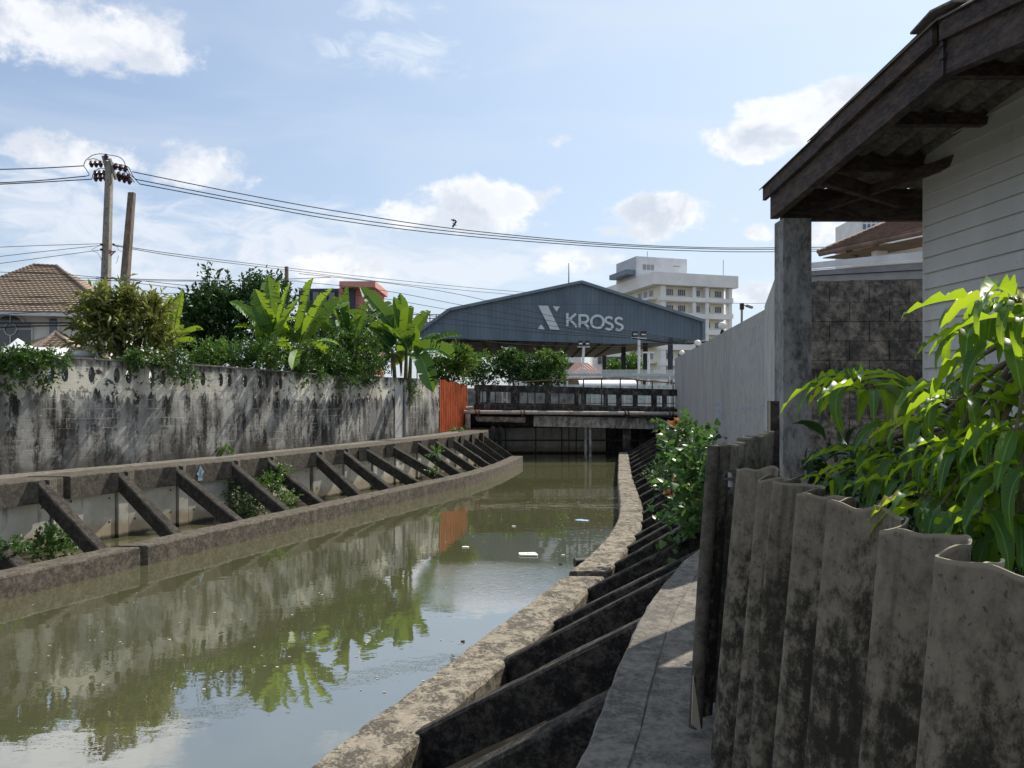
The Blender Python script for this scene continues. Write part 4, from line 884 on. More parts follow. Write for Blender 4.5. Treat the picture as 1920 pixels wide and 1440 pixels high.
# lettering, traced as strokes on the gable (source: crop scaled 3x from 760,480)
M['sign'] = plain('white_sign_letters', (.62,.66,.68), .6, .03, 2)
def Q(x, y, off=.06): return FP(760+x/3, 480+y/3, off)
def poly(pts, name): P = [Q(*p) for p in pts]; return MB().plate(P, (0,-1,0), .06).build(name, M['sign'], SH)
poly([(747,279),(802,281),(868,416),(815,413)], 'sign_emblem'); poly([(829,283),(869,285),(851,314)], 'sign_emblem'); poly([(745,411),(784,413),(763,382)], 'sign_emblem')
def stroke(lines, name, w=.17):
    mb = MB()
    for l in lines: ribbon(mb, [Q(*p, .03) for p in l], w, (0,-1,0), .07)
    return mb.build(name, M['sign'], SH)
def arc(cx, cy, rx, ry, a0, a1, n=14): return [(cx+rx*math.cos(R(a0+(a1-a0)*i/n)), cy+ry*math.sin(R(a0+(a1-a0)*i/n))) for i in range(n+1)]
stroke([[(911,321),(911,395)],[(959,326),(914,364)],[(926,355),(964,400)]], 'sign_letter')
stroke([[(980,329),(980,402)],[(980,333),(1004,335)]+arc(1006,354,22,20,-90,75,10)+[(1004,375),(980,373)],[(1006,375),(1031,406)]], 'sign_letter')
stroke([arc(1080,371,35,35,0,360,26)], 'sign_letter')
def Sx(cx, cy): return [(cx+21,cy-25)]+arc(cx+1,cy-17,19,16.5,-38,-180,9)+[(cx-14,cy-6),(cx+2,cy+1),(cx+17,cy+8)]+arc(cx+1,cy+18,20,17,-15,150,10)
stroke([Sx(1144,378)], 'sign_letter'); stroke([Sx(1200,382)], 'sign_letter')
# lightning rod
o = thing('lightning_rod', 'thin grey rod standing above the left slope of the blue shed', 'lightning rod', FP(1067,536)); MB().tube([FP(1067,536)+Vector((0,.3,0)), FP(1067,492)+Vector((0,.3,0))], [.05,.025], 6).build('rod', M['steel'], o)
# ---- white hospital-like block
HB = thing('apartment_block', 'tall white and cream building with rows of recessed windows behind the blue shed', 'building', (27.7,150,BANK))
H0 = Vector((27.7,150,0)); hu = Vector((.952,.306,0)); hw = Vector((-.276,.961,0)).normalized(); TOPZ = EYE+23.9
def HP(u, w, z): return H0+hu*u+hw*w+Vector((0,0,z))
def hbox(mb, u0, u1, w0, w1, z0, z1): return mb.hexa([HP(u0,w0,z0),HP(u1,w0,z0),HP(u1,w1,z0),HP(u0,w1,z0),HP(u0,w0,z1),HP(u1,w0,z1),HP(u1,w1,z1),HP(u0,w1,z1)])
hbox(MB(), -.4, 18.7, -.6, 26, TOPZ-2.4, TOPZ).build('parapet', M['hwhite'], HB)
hbox(MB(), 2.0, 16.5, 1.3, 26, BANK-.2, TOPZ-2.45).build('wall', M['cream'], HB)
mb = MB(); hbox(mb, 1.4, 2.6, .3, 25.5, BANK-.2, TOPZ-2.45); mb.build('side_wall', M['cream'], HB)
fl = 3.16; cu = [(1.5,2.6),(8.6,9.35),(11.5,12.3),(16.9,17.6)]
mb = MB()
for (a, b) in cu: hbox(mb, a, b, 0.0, 1.35, BANK-.2, TOPZ-2.45)
mb.build('facade_column', M['hwhite'], HB)
for k in range(8):
    z1 = TOPZ-2.4-fl*k-2.15-.05; mb = MB(); hbox(mb, 1.3, 17.5, -.12, 1.25, z1-1.0, z1); hbox(mb, -.3, 1.35, 1.5, 25, z1-.5, z1-.1) ; hbox(mb, 17.45, 18.3, .6, 1.9, z1-.7, z1+.3)
    mb.build('floor_band', M['hwhite'], HB)
    zw = z1+.42
    for (a, b) in ((3.3,4.9),(5.9,7.6),(9.5,10.9),(12.5,13.3),(14.3,15.9)):
        f = MB(); hbox(f, a-.1, b+.1, 1.22, 1.35, zw-.1, zw+1.3); fo = f.build('window', M['hwhite'], HB)
        g = MB(); n = 2 if b-a > 1 else 1
        for j in range(n*2): 
            s_ = (b-a)/(n*2); hbox(g, a+s_*j+.05, a+s_*(j+1)-.05, 1.16, 1.24, zw, zw+1.2)
        g.build('pane', M['glassd'] if (k*5+int(a)) % 3 else M['glass'], fo)
    for w_ in (3.0,5.6,8.2,12.5,16,20):
        f = MB(); hbox(f, 1.28, 1.45, w_-.1, w_+1.7, zw-.1, zw+1.3); fo = f.build('window', M['hwhite'], HB); g = MB(); hbox(g, 1.22, 1.30, w_, w_+.75, zw, zw+1.2); hbox(g, 1.22, 1.30, w_+.85, w_+1.6, zw, zw+1.2); g.build('pane', M['glass'], fo)
M['greyw'] = plain('pale_grey_render', (.55,.57,.60), .8, .06, .4)
hbox(MB(), -.5, 11.2, 7, 17, TOPZ, TOPZ+4.3).build('roof_house', M['greyw'], HB); mb = MB(); hbox(mb, -2.6, .3, 7.5, 16, TOPZ+.6, TOPZ+1.6); mb.build('roof_canopy', M['bluetrim'], HB)
mb = MB(); 
for u in (1.0,1.9,2.8): hbox(mb, u, u+.7, 6.93, 7.02, TOPZ+1.6, TOPZ+2.7)
hbox(mb, 8,9.5,6.93,7.02,TOPZ+2.6,TOPZ+2.75); mb.build('louvre', M['steel'], HB)
mb = MB(); mb.tube([HP(16.8,2,TOPZ),HP(16.8,2,TOPZ+3.6)],.06,6); mb.tube([HP(2.5,8,TOPZ+4.3),HP(2.5,8,TOPZ+5.6)],.06,6); mb.build('mast', M['steel'], HB)
# ---- low white houses behind the shed, seen under its roof
def house(name, label, x0, x1, y, d, z1, mat, roofm=None, wins=(), cat='building', roofh=0., wz=None):
    o = thing(name, label, cat, ((x0+x1)/2, y, BANK)); MB().box(((x0+x1)/2,y+d/2,(BANK+z1)/2),(x1-x0,d,z1-BANK)).build('wall', mat, o)
    if roofm:
        mb = MB(); e = .5; xm0, xm1, ym = x0+(x1-x0)*.3, x1-(x1-x0)*.3, y+d/2; p = [Vector((x0-e,y-e,z1)),Vector((x1+e,y-e,z1)),Vector((x1+e,y+d+e,z1)),Vector((x0-e,y+d+e,z1))]; r_ = [Vector((xm0,ym,z1+roofh)),Vector((xm1,ym,z1+roofh))]
        mb.quad(p[0],p[1],r_[1],r_[0],uv=[(0,0),(x1-x0,0),(x1-x0,3),(0,3)]); mb.quad(p[1],p[2],r_[1],uv=[(0,0),(d,0),(d/2,3)]); mb.quad(p[2],p[3],r_[0],r_[1],uv=[(0,0),(x1-x0,0),(x1-x0,3),(0,3)]); mb.quad(p[3],p[0],r_[0],uv=[(0,0),(d,0),(d/2,3)]); mb.quad(*reversed(p)); mb.build('roof', roofm, o)
    for (wx, wz_, ww, wh) in wins:
        f = MB(); f.box((wx,y-.03,wz_),(ww+.2,.08,wh+.2)); fo = f.build('window', M['white'], o); g = MB(); g.box((wx-ww/4,y-.09,wz_),(ww/2-.06,.05,wh)); g.box((wx+ww/4,y-.09,wz_),(ww/2-.06,.05,wh)); g.build('pane', M['glassd'], fo)
    return o
def wx(px, Y): return (px-960)/F*Y
def wz(py, Y): return EYE-(py-HY)/F*Y
house('low_building', 'long low white building with plain windows seen under the blue shed roof', wx(960,100), wx(1090,100), 100, 8, wz(664,100), M['hwhite'], None, [(wx(1005,100),wz(690,100),2.2,1.3),(wx(1035,100),wz(690,100),2.2,1.3),(wx(1063,100),wz(690,100),2.2,1.3)])
house('low_building', 'white two-storey block with dark openings right of the red-roofed house under the shed', wx(1118,95), wx(1180,95), 95, 8, wz(658,95), M['hwhite'], None, [(wx(1128,95),wz(675,95),1.0,1.0),(wx(1152,95),wz(675,95),2.2,.8),(wx(1146,95),wz(690,95),1.2,1.2)])
M['redtile'] = m_tiles('red_tiles', (.26,.13,.11), (.34,.19,.15))
house('red_roof_house', 'small house with dull red hipped roof behind the court fence', wx(1064,85), wx(1128,85), 85, 8, wz(708,85), M['tan'], M['redtile'], roofh=1.8, cat='house')
# ---- road railing
RA = thing('metal_railing', 'dark rusty tube railing along the far side of the bridge road', 'railing', (5,43,zb(769)))
pts = [W(x, y, 43) for x, y in ((985,716),(1040,712.5),(1100,710.5),(1163,708.5),(1200,713),(1235,716),(1272,718.5))]
rail = catmull(pts, 6); MB().tube(rail, .035, 6).build('top_rail', M['rust'], RA)
lowr = [Vector((p.x,p.y,wz(757,43))) for p in rail]; MB().tube(lowr, .03, 6).build('bottom_rail', M['rust'], RA)
for px in (1003,1048,1094,1128,1163,1195,1223,1262): 
    p = W(px,0,43); zt_ = float(np.interp(p.x, [q.x for q in rail], [q.z for q in rail])); MB().tube([(p.x,43,wz(768,43)),(p.x,43,zt_)], .035, 6).build('post', M['black'], RA)
# ---- pale sports court fence
CF = thing('court_fence', 'pale green and white spiked picket fence around the sports court beyond the bridge', 'fence', (8,50,BANK))
mb = MB(); n = 0
for i in range(150):
    px = 1040+i*1.62; 
    if px > 1300: break
    x = wx(px,50); mb.box((x,50,wz(703,50)), (.03,.03,wz(693,50)-wz(713,50))); 
pk = mb.build('pickets', M['white'], CF)
mb = MB(); mb.box((wx(1170,50),50.03,wz(702.5,50)),(wx(1300,50)-wx(1040,50),.05,.16)); mb.build('top_band', M['teal'], CF)
mb = MB(); mb.box((wx(1230,50),50.2,wz(707.5,50)),(wx(1300,50)-wx(1135,50),.05,.22)); mb.build('dark_band', M['darkgrey'], CF)
mb = MB(); mb.box((wx(1150,50),50.25,wz(748,50)),(wx(1310,50)-wx(975,50),.05,wz(722,50)-wz(772,50))); mb.build('mesh_screen', M['palegreen'], CF)
mb = MB()
for py in (722,729,737,746,752,760): mb.box((wx(1150,50),50.18,wz(py,50)),(wx(1310,50)-wx(975,50),.04,.05))
mb.build('rails', M['white'], CF)
for px in (1064,1097,1110,1140,1171,1188,1196,1213,1240,1256,1262):
    MB().box((wx(px,50),50.1,(wz(701 if px in (1064,1140,1196,1256) else 716,50)+BANK)/2),(.10,.08,wz(701 if px in (1064,1140,1196,1256) else 716,50)-BANK)).build('post', M['white'], CF)
# pale curved canopy in front of it
CN = thing('low_canopy', 'long pale white canopy roof just beyond the bridge railing', 'canopy', (wx(1120,47.5),47.5,BANK))
mb = MB(); 
for i in range(8):
    a0, a1 = i/8*math.pi*.5, (i+1)/8*math.pi*.5; y0, z0_ = 47.5-math.cos(a0)*.9, wz(723,47)+math.sin(a0)*.34; y1, z1_ = 47.5-math.cos(a1)*.9, wz(723,47)+math.sin(a1)*.34
    x0, x1 = wx(1085,47), wx(1192,47); mb.hexa([(x0,y0,z0_-.03),(x1,y0,z0_-.03),(x1,y1,z1_-.03),(x0,y1,z1_-.03),(x0,y0,z0_),(x1,y0,z0_),(x1,y1,z1_),(x0,y1,z1_)])
mb.build('canopy_sheet', M['canvas'], CN)
mb = MB()
for px in (1090,1120,1155,1188): mb.box((wx(px,47.2),47.2,(wz(723,47)+BANK)/2),(.08,.08,wz(723,47)-BANK))
mb.build('canopy_posts', M['white'], CN)
# white gate posts seen through the left parapet openings
for (px, w_, lb) in ((916,1.2,'single white post seen through the leftmost parapet opening of the bridge'),):
    o = thing('white_post', lb, 'post', (wx(px,48),48,BANK)); MB().box((wx(px,48),48,(wz(730,48)+BANK)/2),(.07,.07,wz(730,48)-BANK)).build('post', M['white'], o)
o = thing('white_gate', 'narrow white ladder-like gate frame seen through the parapet of the bridge', 'gate', (wx(946,48),48,BANK)); mb = MB()
for px in (942,950.5): mb.box((wx(px,48),48,(wz(728,48)+BANK)/2),(.09,.07,wz(728,48)-BANK))
mb.box((wx(946,48),48,wz(750,48)),(.3,.07,.08)); mb.build('frame', M['white'], o)
o = thing('back_wall', 'dark stained low wall behind the bridge on the left', 'wall', (-2,46,BANK)); M['backw'] = plain('weathered_grey_wall', (.30,.31,.30), .9, .3, 1.5); MB().box((wx(900,49),49,(wz(728,49)+BANK)/2),(13,.2,wz(728,49)-BANK)).build('wall', M['backw'], o)
# floodlight masts
def mast(px, ytop, Y, wpx, lab, ylamp=None, lean=0, ybot=712):
    x = wx(px,Y); o = thing('floodlight_mast', lab, 'floodlight mast', (x+lean,Y,BANK), 'white floodlight masts round the court'); zt_ = wz(ytop,Y)
    MB().tube([(x-lean*.0+lean,Y,BANK),(x,Y,zt_)], .09, 8).build('pole', M['white'], o); w_ = wpx/F*Y
    MB().box((x,Y,zt_),(w_,.08,.10)).build('crossbar', M['white'], o)
    if ylamp:
        for s_ in (-.28,.28): MB().box((x+s_*w_,Y-.05,wz(ylamp,Y)),(w_*.36,.35,.22),rx=R(-20)).build('floodlight', M['black'], o); MB().box((x+s_*w_,Y-.25,wz(ylamp,Y)-.05),(w_*.28,.04,.1)).build('lens', M['white'], o)
mast(955,652.5,52.5,24,'white T-shaped floodlight mast above the trees left of the others')
mast(1094.5,650,52.0,23,'white floodlight mast with a wide crossbar under the middle of the blue shed',643.5,lean=-.25)
mast(1198,634,51.0,28,'tallest white floodlight mast with two black lamps in front of the blue gable',626)
mast(1216,661,51.5,22,'short white mast with bare crossbar just right of the tallest floodlight mast')

# ================================================================ HOUSES ON THE LEFT
HL = thing('tiled_roof_house', 'white house with big brown hipped tile roof and arched window at left edge', 'house', (-30,44,BANK))
eL, eR, r0, r1 = W(-150,580,41), W(213,588,41), W(64,499,46.5), W(106,501,46.5)
eB = W(232,566,53)
def tiled(mb, a, b, c, d, rows):      # a-b eave, d-c ridge ; every course a slightly tilted strip
    n = (b-a).cross(d-a).normalized(); 
    if n.z < 0: n = -n
    for i in range(rows):
        s0, s1 = i/rows, (i+1)/rows+.004; p0, p1, q0, q1 = a.lerp(d,s0)+n*.075, b.lerp(c,s0)+n*.075, a.lerp(d,s1)+n*.008, b.lerp(c,s1)+n*.008
        L = (p1-p0).length; mb.quad(p0,p1,q1,q0,uv=[(0,i),(L,i),((q1-q0).length+(L-(q1-q0).length)/2,i+1),((L-(q1-q0).length)/2,i+1)])
        g0, g1 = a.lerp(d,s0)+n*.0, b.lerp(c,s0)+n*.0; mb.quad(g0,g1,p1,p0,uv=[(0,0)]*4)
mb = MB(); lft = r0+(eL-eR)*.0; tiled(mb, eL, eR, r1, r0, 26); tiled(mb, eR, eB, r1+Vector((.01,0,0)), r1, 22); mb.quad(eL, r0, r0+Vector((0,3,0)), eL+Vector((0,12,0)), uv=[(0,0)]*4); mb.quad(r0, r1, eB, eL+Vector((0,12,0)), uv=[(0,0)]*4)
mb.build('roof', M['tiles'], HL, recalc=False)
M['ridge'] = plain('ridge_tiles', (.16,.12,.10), .8, .2, 4)
mb = MB()
def ridge(mb, a, b, n, r=.13):
    for i in range(n): mb.tube([a.lerp(b,i/n)+Vector((0,0,.02)), a.lerp(b,(i+1.15)/n)+Vector((0,0,.05))], [r*.85,r], 8)
ridge(mb, eR, r1, 26); ridge(mb, r1, r0, 5); ridge(mb, r0, eL, 30); mb.build('ridge', M['ridge'], HL)
mb = MB(); mb.bar(eL+Vector((0,-.05,-.12)), eR+Vector((0,-.05,-.12)), .12, .18); mb.build('gutter', M['whitefascia'], HL)
wallz = wz(583,42.2)-.05
MB().box(((eL.x+wx(196,42.6))/2,46.6,(BANK+wallz)/2),(wx(196,42.6)-eL.x,8,wallz-BANK)).build('wall', M['hwhite'], HL)
YA = 42.55; ac = W(20,617,YA); ra = 26/F*YA
def archpts(r, zb_): return [ac+Vector((r*math.cos(R(a)),0,r*math.sin(R(a)))) for a in range(0,181,12)]+[Vector((ac.x-r,YA,zb_)),Vector((ac.x+r,YA,zb_))]
zb0 = wz(650,YA)
fr = MB().plate(archpts(ra+.13, zb0), (0,-1,0), .08).build('arched_window', M['white'], HL)
MB().plate([p+Vector((0,-.085,0)) for p in archpts(ra, zb0)], (0,-1,0), .02).build('pane', M['glassd'], fr)
mb = MB(); c2 = W(19.5,617,YA-.14); mb.tube([c2+Vector((.34*math.cos(R(a)),0,.34*math.sin(R(a)))) for a in range(0,361,15)], .03, 5)
mb.bar(c2+Vector((0,0,.34)), c2+Vector((0,0,ra)), .05,.05,up=(0,1,0)); mb.bar(c2-Vector((0,0,.34)), c2-Vector((0,0,1.0)), .05,.05,up=(0,1,0)); mb.bar(c2+Vector((.34,0,0)), c2+Vector((ra+.55,0,0)), .05,.05); mb.bar(c2-Vector((.34,0,0)), c2-Vector((ra,0,0)), .05,.05); mb.build('mullions', M['white'], fr)
f = MB(); f.box((wx(52,YA),YA-.05,wz(627,YA)),(.58,.1,1.3)); fo = f.build('window', M['white'], HL); MB().box((wx(52,YA),YA-.12,wz(627,YA)),(.44,.05,1.2)).build('pane', M['glassd'], fo)
f = MB(); f.box((wx(102,YA),YA-.05,wz(620,YA)),(.62,.1,1.4)); fo = f.build('window', M['white'], HL); MB().box((wx(102,YA),YA-.12,wz(620,YA)),(.40,.05,1.3)).build('pane', M['glass'], fo)
MB().box((wx(22,YA),YA-.06,wz(589,YA)),(2.6,.12,.06)).build('string_course', M['hwhite'], HL)
# porch roof below
mb = MB(); a, b, c = W(66,640,38), W(140,658,38), W(104,625,40); a2 = W(60,662,36.5); b2 = W(150,664,36.5); tiled(mb, a2, b2, c+Vector((.05,0,0)), c, 12); mb.quad(b2, W(165,640,42), c+Vector((.05,0,0)), uv=[(0,0)]*3); mb.quad(a2, c, W(55,640,42), uv=[(0,0)]*3)
mb.build('porch_roof', M['tiles'], HL, recalc=False); mb = MB(); ridge(mb, b2, c, 10, .11); ridge(mb, a2, c, 9, .11); mb.build('porch_ridge', M['ridge'], HL)
mb = MB(); mb.box(((a2.x+b2.x)/2,38.6,(BANK+a2.z)/2-.1),((b2.x-a2.x)*.9,2.5,a2.z-BANK-.2)); mb.build('porch_wall', M['hwhite'], HL)
# white canvas canopy behind the wall
CT = thing('canvas_canopy', 'white pyramid canvas canopy behind the wall at the left edge', 'canopy', (wx(40,24),24,BANK)); mb = MB(); ap = W(33,634,24.5); cs = [W(-55,661,22.5),W(118,668,22.5),W(130,652,27),W(-40,650,27)]
for i in range(4):
    p, q = cs[i], cs[(i+1)%4]; m_ = p.lerp(q,.5)
    for (u, v) in ((p,m_),(m_,q)):
        n = 5
        for j in range(n):
            sag = lambda k, e: ap.lerp(e, k)+Vector((0,0,-.28*math.sin(math.pi*k)*(1-.3*k)))
            if j == 0: mb.quad(sag(0,u), sag(.2,u), sag(.2,v))
            else: mb.quad(sag(j/n,u), sag((j+1)/n,u), sag((j+1)/n,v), sag(j/n,v))
mb.build('canvas', M['canvas'], CT, recalc=False)
for c in cs: MB().tube([(c.x,c.y,BANK),tuple(c)], .04, 8).build('pole', M['steel'], CT)
M['plastic'] = plain('grey_plastic', (.45,.46,.43), .45, .1, 6)
o = thing('grey_lid_tank', 'rounded grey plastic lid with a curved tube behind the wall below the golden bush', 'tank', (wx(160,18.5),18.5,BANK)); c = W(155,664,18.5)
mb = MB(); mb.lathe((c.x,c.y,BANK), [(.26,0),(.26,c.z-BANK-.06),(.33,c.z-BANK-.05),(.33,c.z-BANK-.01),(.26,c.z-BANK+.06),(.10,c.z-BANK+.1)], 20); mb.build('body', M['plastic'], o)
MB().tube(catmull([W(160,652,18.3),W(172,654,18.3),W(181,662,18.3),W(184,672,18.3)],5), .03, 8).build('tube', M['steel'], o)
# ---- red and grey building in the distance
RB = thing('red_grey_building', 'modern dark grey building with a terracotta red tower behind the banana plants', 'building', (-17,75,BANK))
x0, x1 = wx(635,72), wx(701,72); MB().box(((x0+x1)/2,75,(BANK+wz(540,72))/2),(x1-x0,6,wz(540,72)-BANK)).build('red_tower', M['red'], RB)
MB().box(((wx(638,71)+wx(705,71))/2,74.2,wz(534,71)),(wx(705,71)-wx(638,71),7.2,.55)).build('roof_slab', M['red'], RB)
MB().box((wx(652,71),71.7,(BANK+wz(540,72))/2),(1.0,.7,wz(540,72)-BANK-.05)).build('dark_bay', M['darkgrey'], RB)
MB().box(((wx(560,74)+wx(640,74))/2,77,(BANK+wz(541,74))/2),(wx(640,74)-wx(560,74),6,wz(541,74)-BANK)).build('grey_wing', M['darkgrey'], RB)
for px in (592,607,622,575):
    f = MB(); f.box((wx(px,73.9),73.95,wz(559,73.9)),(.66,.12,1.3)); fo = f.build('window', M['black'], RB); MB().box((wx(px,73.8),73.87,wz(559,73.9)),(.58,.06,1.2)).build('pane', M['glass'], fo)
for px in (600,690):
    f = MB(); f.box((wx(px,71.9 if px > 650 else 73.9),71.95 if px > 650 else 73.95,wz(597,73)),(.9,.12,1.2)); fo = f.build('window', M['black'], RB); MB().box((wx(px,71.8 if px > 650 else 73.8),71.86 if px > 650 else 73.86,wz(597,73)),(.78,.06,1.05)).build('pane', M['glass'], fo)
# scaffold-like frames left of the shed
o = thing('scaffold', 'grey steel lattice and cabinets beside the left end of the blue shed', 'scaffold', (wx(800,60),60,BANK)); mb = MB()
for px in (770,782,794,806,818,830): mb.box((wx(px,60),60,(wz(589,60)+BANK)/2),(.08,.08,wz(589,60)-BANK))
for py in (590,597,605,614): mb.box((wx(800,60),60,wz(py,60)),(wx(832,60)-wx(768,60),.06,.07))
mb.build('lattice', M['steel'], o); MB().box((wx(790,60),60.4,wz(603,60)),(.9,.3,.8)).build('cabinet', M['greyw'], o)

# ================================================================ POLES AND WIRES
UP = thing('utility_pole', 'tall square concrete utility pole with brown insulators and looping cables', 'utility pole', (wx(193,36),36,BANK))
pb, pt = W(190,769,36), W(205.5,303,36); pb.z = BANK
mb = MB(); w0, w1 = .42, .25; mb.hexa([pb+Vector((-w0/2,-w0/2,0)),pb+Vector((w0/2,-w0/2,0)),pb+Vector((w0/2,w0/2,0)),pb+Vector((-w0/2,w0/2,0)),pt+Vector((-w1/2,-w1/2,0)),pt+Vector((w1/2,-w1/2,0)),pt+Vector((w1/2,w1/2,0)),pt+Vector((-w1/2,w1/2,0))]); mb.build('pole', M['pole'], UP)
hm = MB()
for i in range(26): p = pb.lerp(pt, .28+.027*i); w_ = w0+(w1-w0)*(.28+.027*i); hm.lathe(p+Vector((0,-w_/2-.002,0)), [(.022,0),(.02,.006)], 8, axis=(0,-1,0))
hm.build('bolt_holes', M['black'], UP)
mb = MB(); mb.bar(W(193.5,292,35.8), W(201,322,36), .09,.12); mb.build('crossarm', M['steel'], UP); mb = MB(); mb.bar(W(205.5,297,35.7), W(217.5,337,36.1), .09,.12); mb.build('crossarm', M['steel'], UP)
def insulator(a, b, n=3):
    a, b = Vector(a), Vector(b); d = (b-a); L = d.length; prof = [(.03,0)]
    for i in range(n):
        s = L*(i+.5)/n; prof += [(.05,s-.09),(.16,s-.02),(.17,s+.01),(.06,s+.05)]
    prof.append((.03,L)); return MB().lathe(a, prof, 12, axis=d).build('insulator', M['insul'], UP)
for a, b in (((193,307.5),(167,307.5)),((200,325),(175,326)),((201,333.5),(175,334.5)),((212,311),(240,318)),((218,327),(245,333)),((220,333),(248,341))): insulator(W(*a,36), W(*b,36))
MB().lathe(W(198.5,300,35.9), [(.05,0),(.13,.03),(.13,.07),(.07,.1),(.12,.14),(.12,.18),(.06,.22),(.08,.27)], 12).build('insulator', M['insul'], UP)
mb = MB()
for l in ([(157,311),(160,302),(172,292),(187,288.5),(200,290),(222,294),(232,302),(236,312),(245,328),(255,336)],[(157,311),(163,320),(167,328),(157,331)],[(165,300),(175,297.5),(185,301),(193,305)],[(172,336),(176,324),(186,316),(198,316)],[(210,307),(228,309),(241,314),(250,331),(262,345)],[(214,316),(232,320),(243,330),(252,342)]): mb.tube(catmull([W(*q,35.9) for q in l],5), .018, 5)
mb.build('jumper_cables', M['wire'], UP)
for (px, py) in ((190,459),(190,468.5),(213,459)): MB().lathe(W(px,py+1.5,35.8), [(.04,0),(.07,.02),(.05,.05),(.07,.08),(.03,.1)], 10).build('spool_insulator', M['black'], UP)
mb = MB(); mb.bar(W(204,473,35.8), W(217,471.5,35.8), .05,.06); mb.bar(W(207,480,35.8), W(214,473,35.8), .04,.04); M['redp'] = plain('red_paint', (.4,.05,.05), .6, .1, 5); mb.build('red_bracket', M['redp'], UP)
mb = MB()
for l in ([(190,459),(180,464),(172,469),(183,474)],[(183,474),(190,486),(188,487)],[(219,459),(221,466),(226,471),(236,470)],[(222,479),(220,489),(217,494)]): mb.tube(catmull([W(*q,35.8) for q in l],4), .009, 4)
mb.build('loose_wires', M['wire'], UP)
o = thing('leaning_pole', 'bare leaning brownish concrete pole without wires beside the utility pole', 'pole', (wx(222,30),30,BANK)); pb, pt = W(212,769,30), W(247.5,361.5,30); pb.z = BANK; mb = MB(); w0, w1 = .36, .215
mb.hexa([pb+Vector((-w0/2,-w0/2,0)),pb+Vector((w0/2,-w0/2,0)),pb+Vector((w0/2,w0/2,0)),pb+Vector((-w0/2,w0/2,0)),pt+Vector((-w1/2,-w1/2,0)),pt+Vector((w1/2,-w1/2,0)),pt+Vector((w1/2,w1/2,0)),pt+Vector((-w1/2,w1/2,0))]); mb.build('pole', M['pole2'], o)
o = thing('short_pole', 'distant brown concrete pole top rising behind the dark tree', 'pole', (wx(537,60),60,BANK)); mb = MB(); mb.box((wx(537.5,60),60,(BANK+wz(500,60))/2),(.24,.24,wz(500,60)-BANK)); mb.build('pole', M['pole2'], o); MB().box((wx(541,60),59.8,wz(528,60)),(.25,.1,.12)).build('bracket', M['black'], o)
def wire(lab, pts, r=.016, grp='overhead wires'):
    P = catmull([W(*q) for q in pts], 10); c = P[0]; o = MB().tube(P, r, 5).build('overhead_wire', M['wire'], origin=c); tag(o, lab, 'wire', grp)
hv = [(322,430,464),(336,436,467),(345,441,471.5)]
for k, (y0, ym, y1) in enumerate(hv):
    nm_ = ['topmost','middle','lowest'][k]
    x0 = (248,253,262)[k]; ya = (363,374,380)[k]; yb = (397,407,413.5)[k]; yc = (429,434.5,440.5)[k]; yd = (455,458,462)[k]
    wire(f'{nm_} of the three heavy cables sagging right from the utility pole top across the sky', [(x0,y0,36),(450,ya,38),(638,yb,40),(852,yc,42),(1120,yd,44),(1320,(464,466.5,471)[k],46),(1460,(464.5,467.5,472)[k],48),(1600,(462,466,469.5)[k],50),(1800,455+4*k,52)], .024)
wire('topmost heavy cable running left from the utility pole top', [(-60,319,34),(60,316,35),(157,311,36)], .024); wire('middle heavy cable running left from the utility pole top', [(-60,345,34),(60,339.5,35),(160,330.5,36)], .024); wire('lowest heavy cable running left from the utility pole top', [(-60,348,34),(60,342.5,35),(172,336,36)], .024)
for k, (a, b, c) in enumerate(((466,461,457),(488,474,460),(502,486,468.5))): wire(f'{["upper","middle","lower"][k]} thin wire fanning left from the small spools halfway up the utility pole', [(-60,a,33),(60,b,34.5),(190,c,36)], .013)
wire('upper thin wire from mid-pole past the short pole towards the blue shed', [(213,459,36),(350,479,44),(537,502,60),(750,526,66),(960,546,72),(1100,553,80)], .02)
wire('lower thin wire from mid-pole past the short pole towards the blue shed', [(215,461,36),(350,483,44),(537,506,60),(750,532,66),(960,552,72),(1100,558,80)], .02)
lowl = [[(-60,509),(100,513),(220,522),(440,526),(620,520)],[(-60,518),(100,520),(300,524.5),(560,527)],[(-60,527),(120,526),(330,527),(440,529)],[(180,519),(300,530),(480,552),(700,586)],[(180,523),(300,536),(480,560),(700,592)],[(-60,556),(100,557),(190,555),(350,549)],[(-60,566),(100,568.5),(180,566),(350,560)],[(-60,569),(100,571),(180,569)]]
names = ['highest thin wire crossing just above the brown roof ridge on the left','second thin wire crossing above the brown roof on the left','third thin wire crossing the brown roof below its ridge','thin wire slanting from the poles down behind the golden bush','lower thin wire slanting from the poles behind the golden bush','dark wire crossing the middle of the brown tiled roof','dark wire crossing the lower part of the brown tiled roof','lowest dark wire crossing the brown tiled roof']
for l, nm_ in zip(lowl, names): wire(nm_, [(x, y, 34) for x, y in l], .013)
wire('upper thick black cable crossing the white house above its windows', [(-60,605,33),(60,605.5,33),(160,604.5,33),(300,600,34)], .035); wire('lower thick black cable crossing the arched window of the white house', [(-60,620,33),(40,612,33),(160,610,33),(300,606,34)], .03); wire('thin slack cable drooping under the eaves of the white house', [(-60,595,33),(60,586,33),(160,585,33),(300,590,34)], .014)
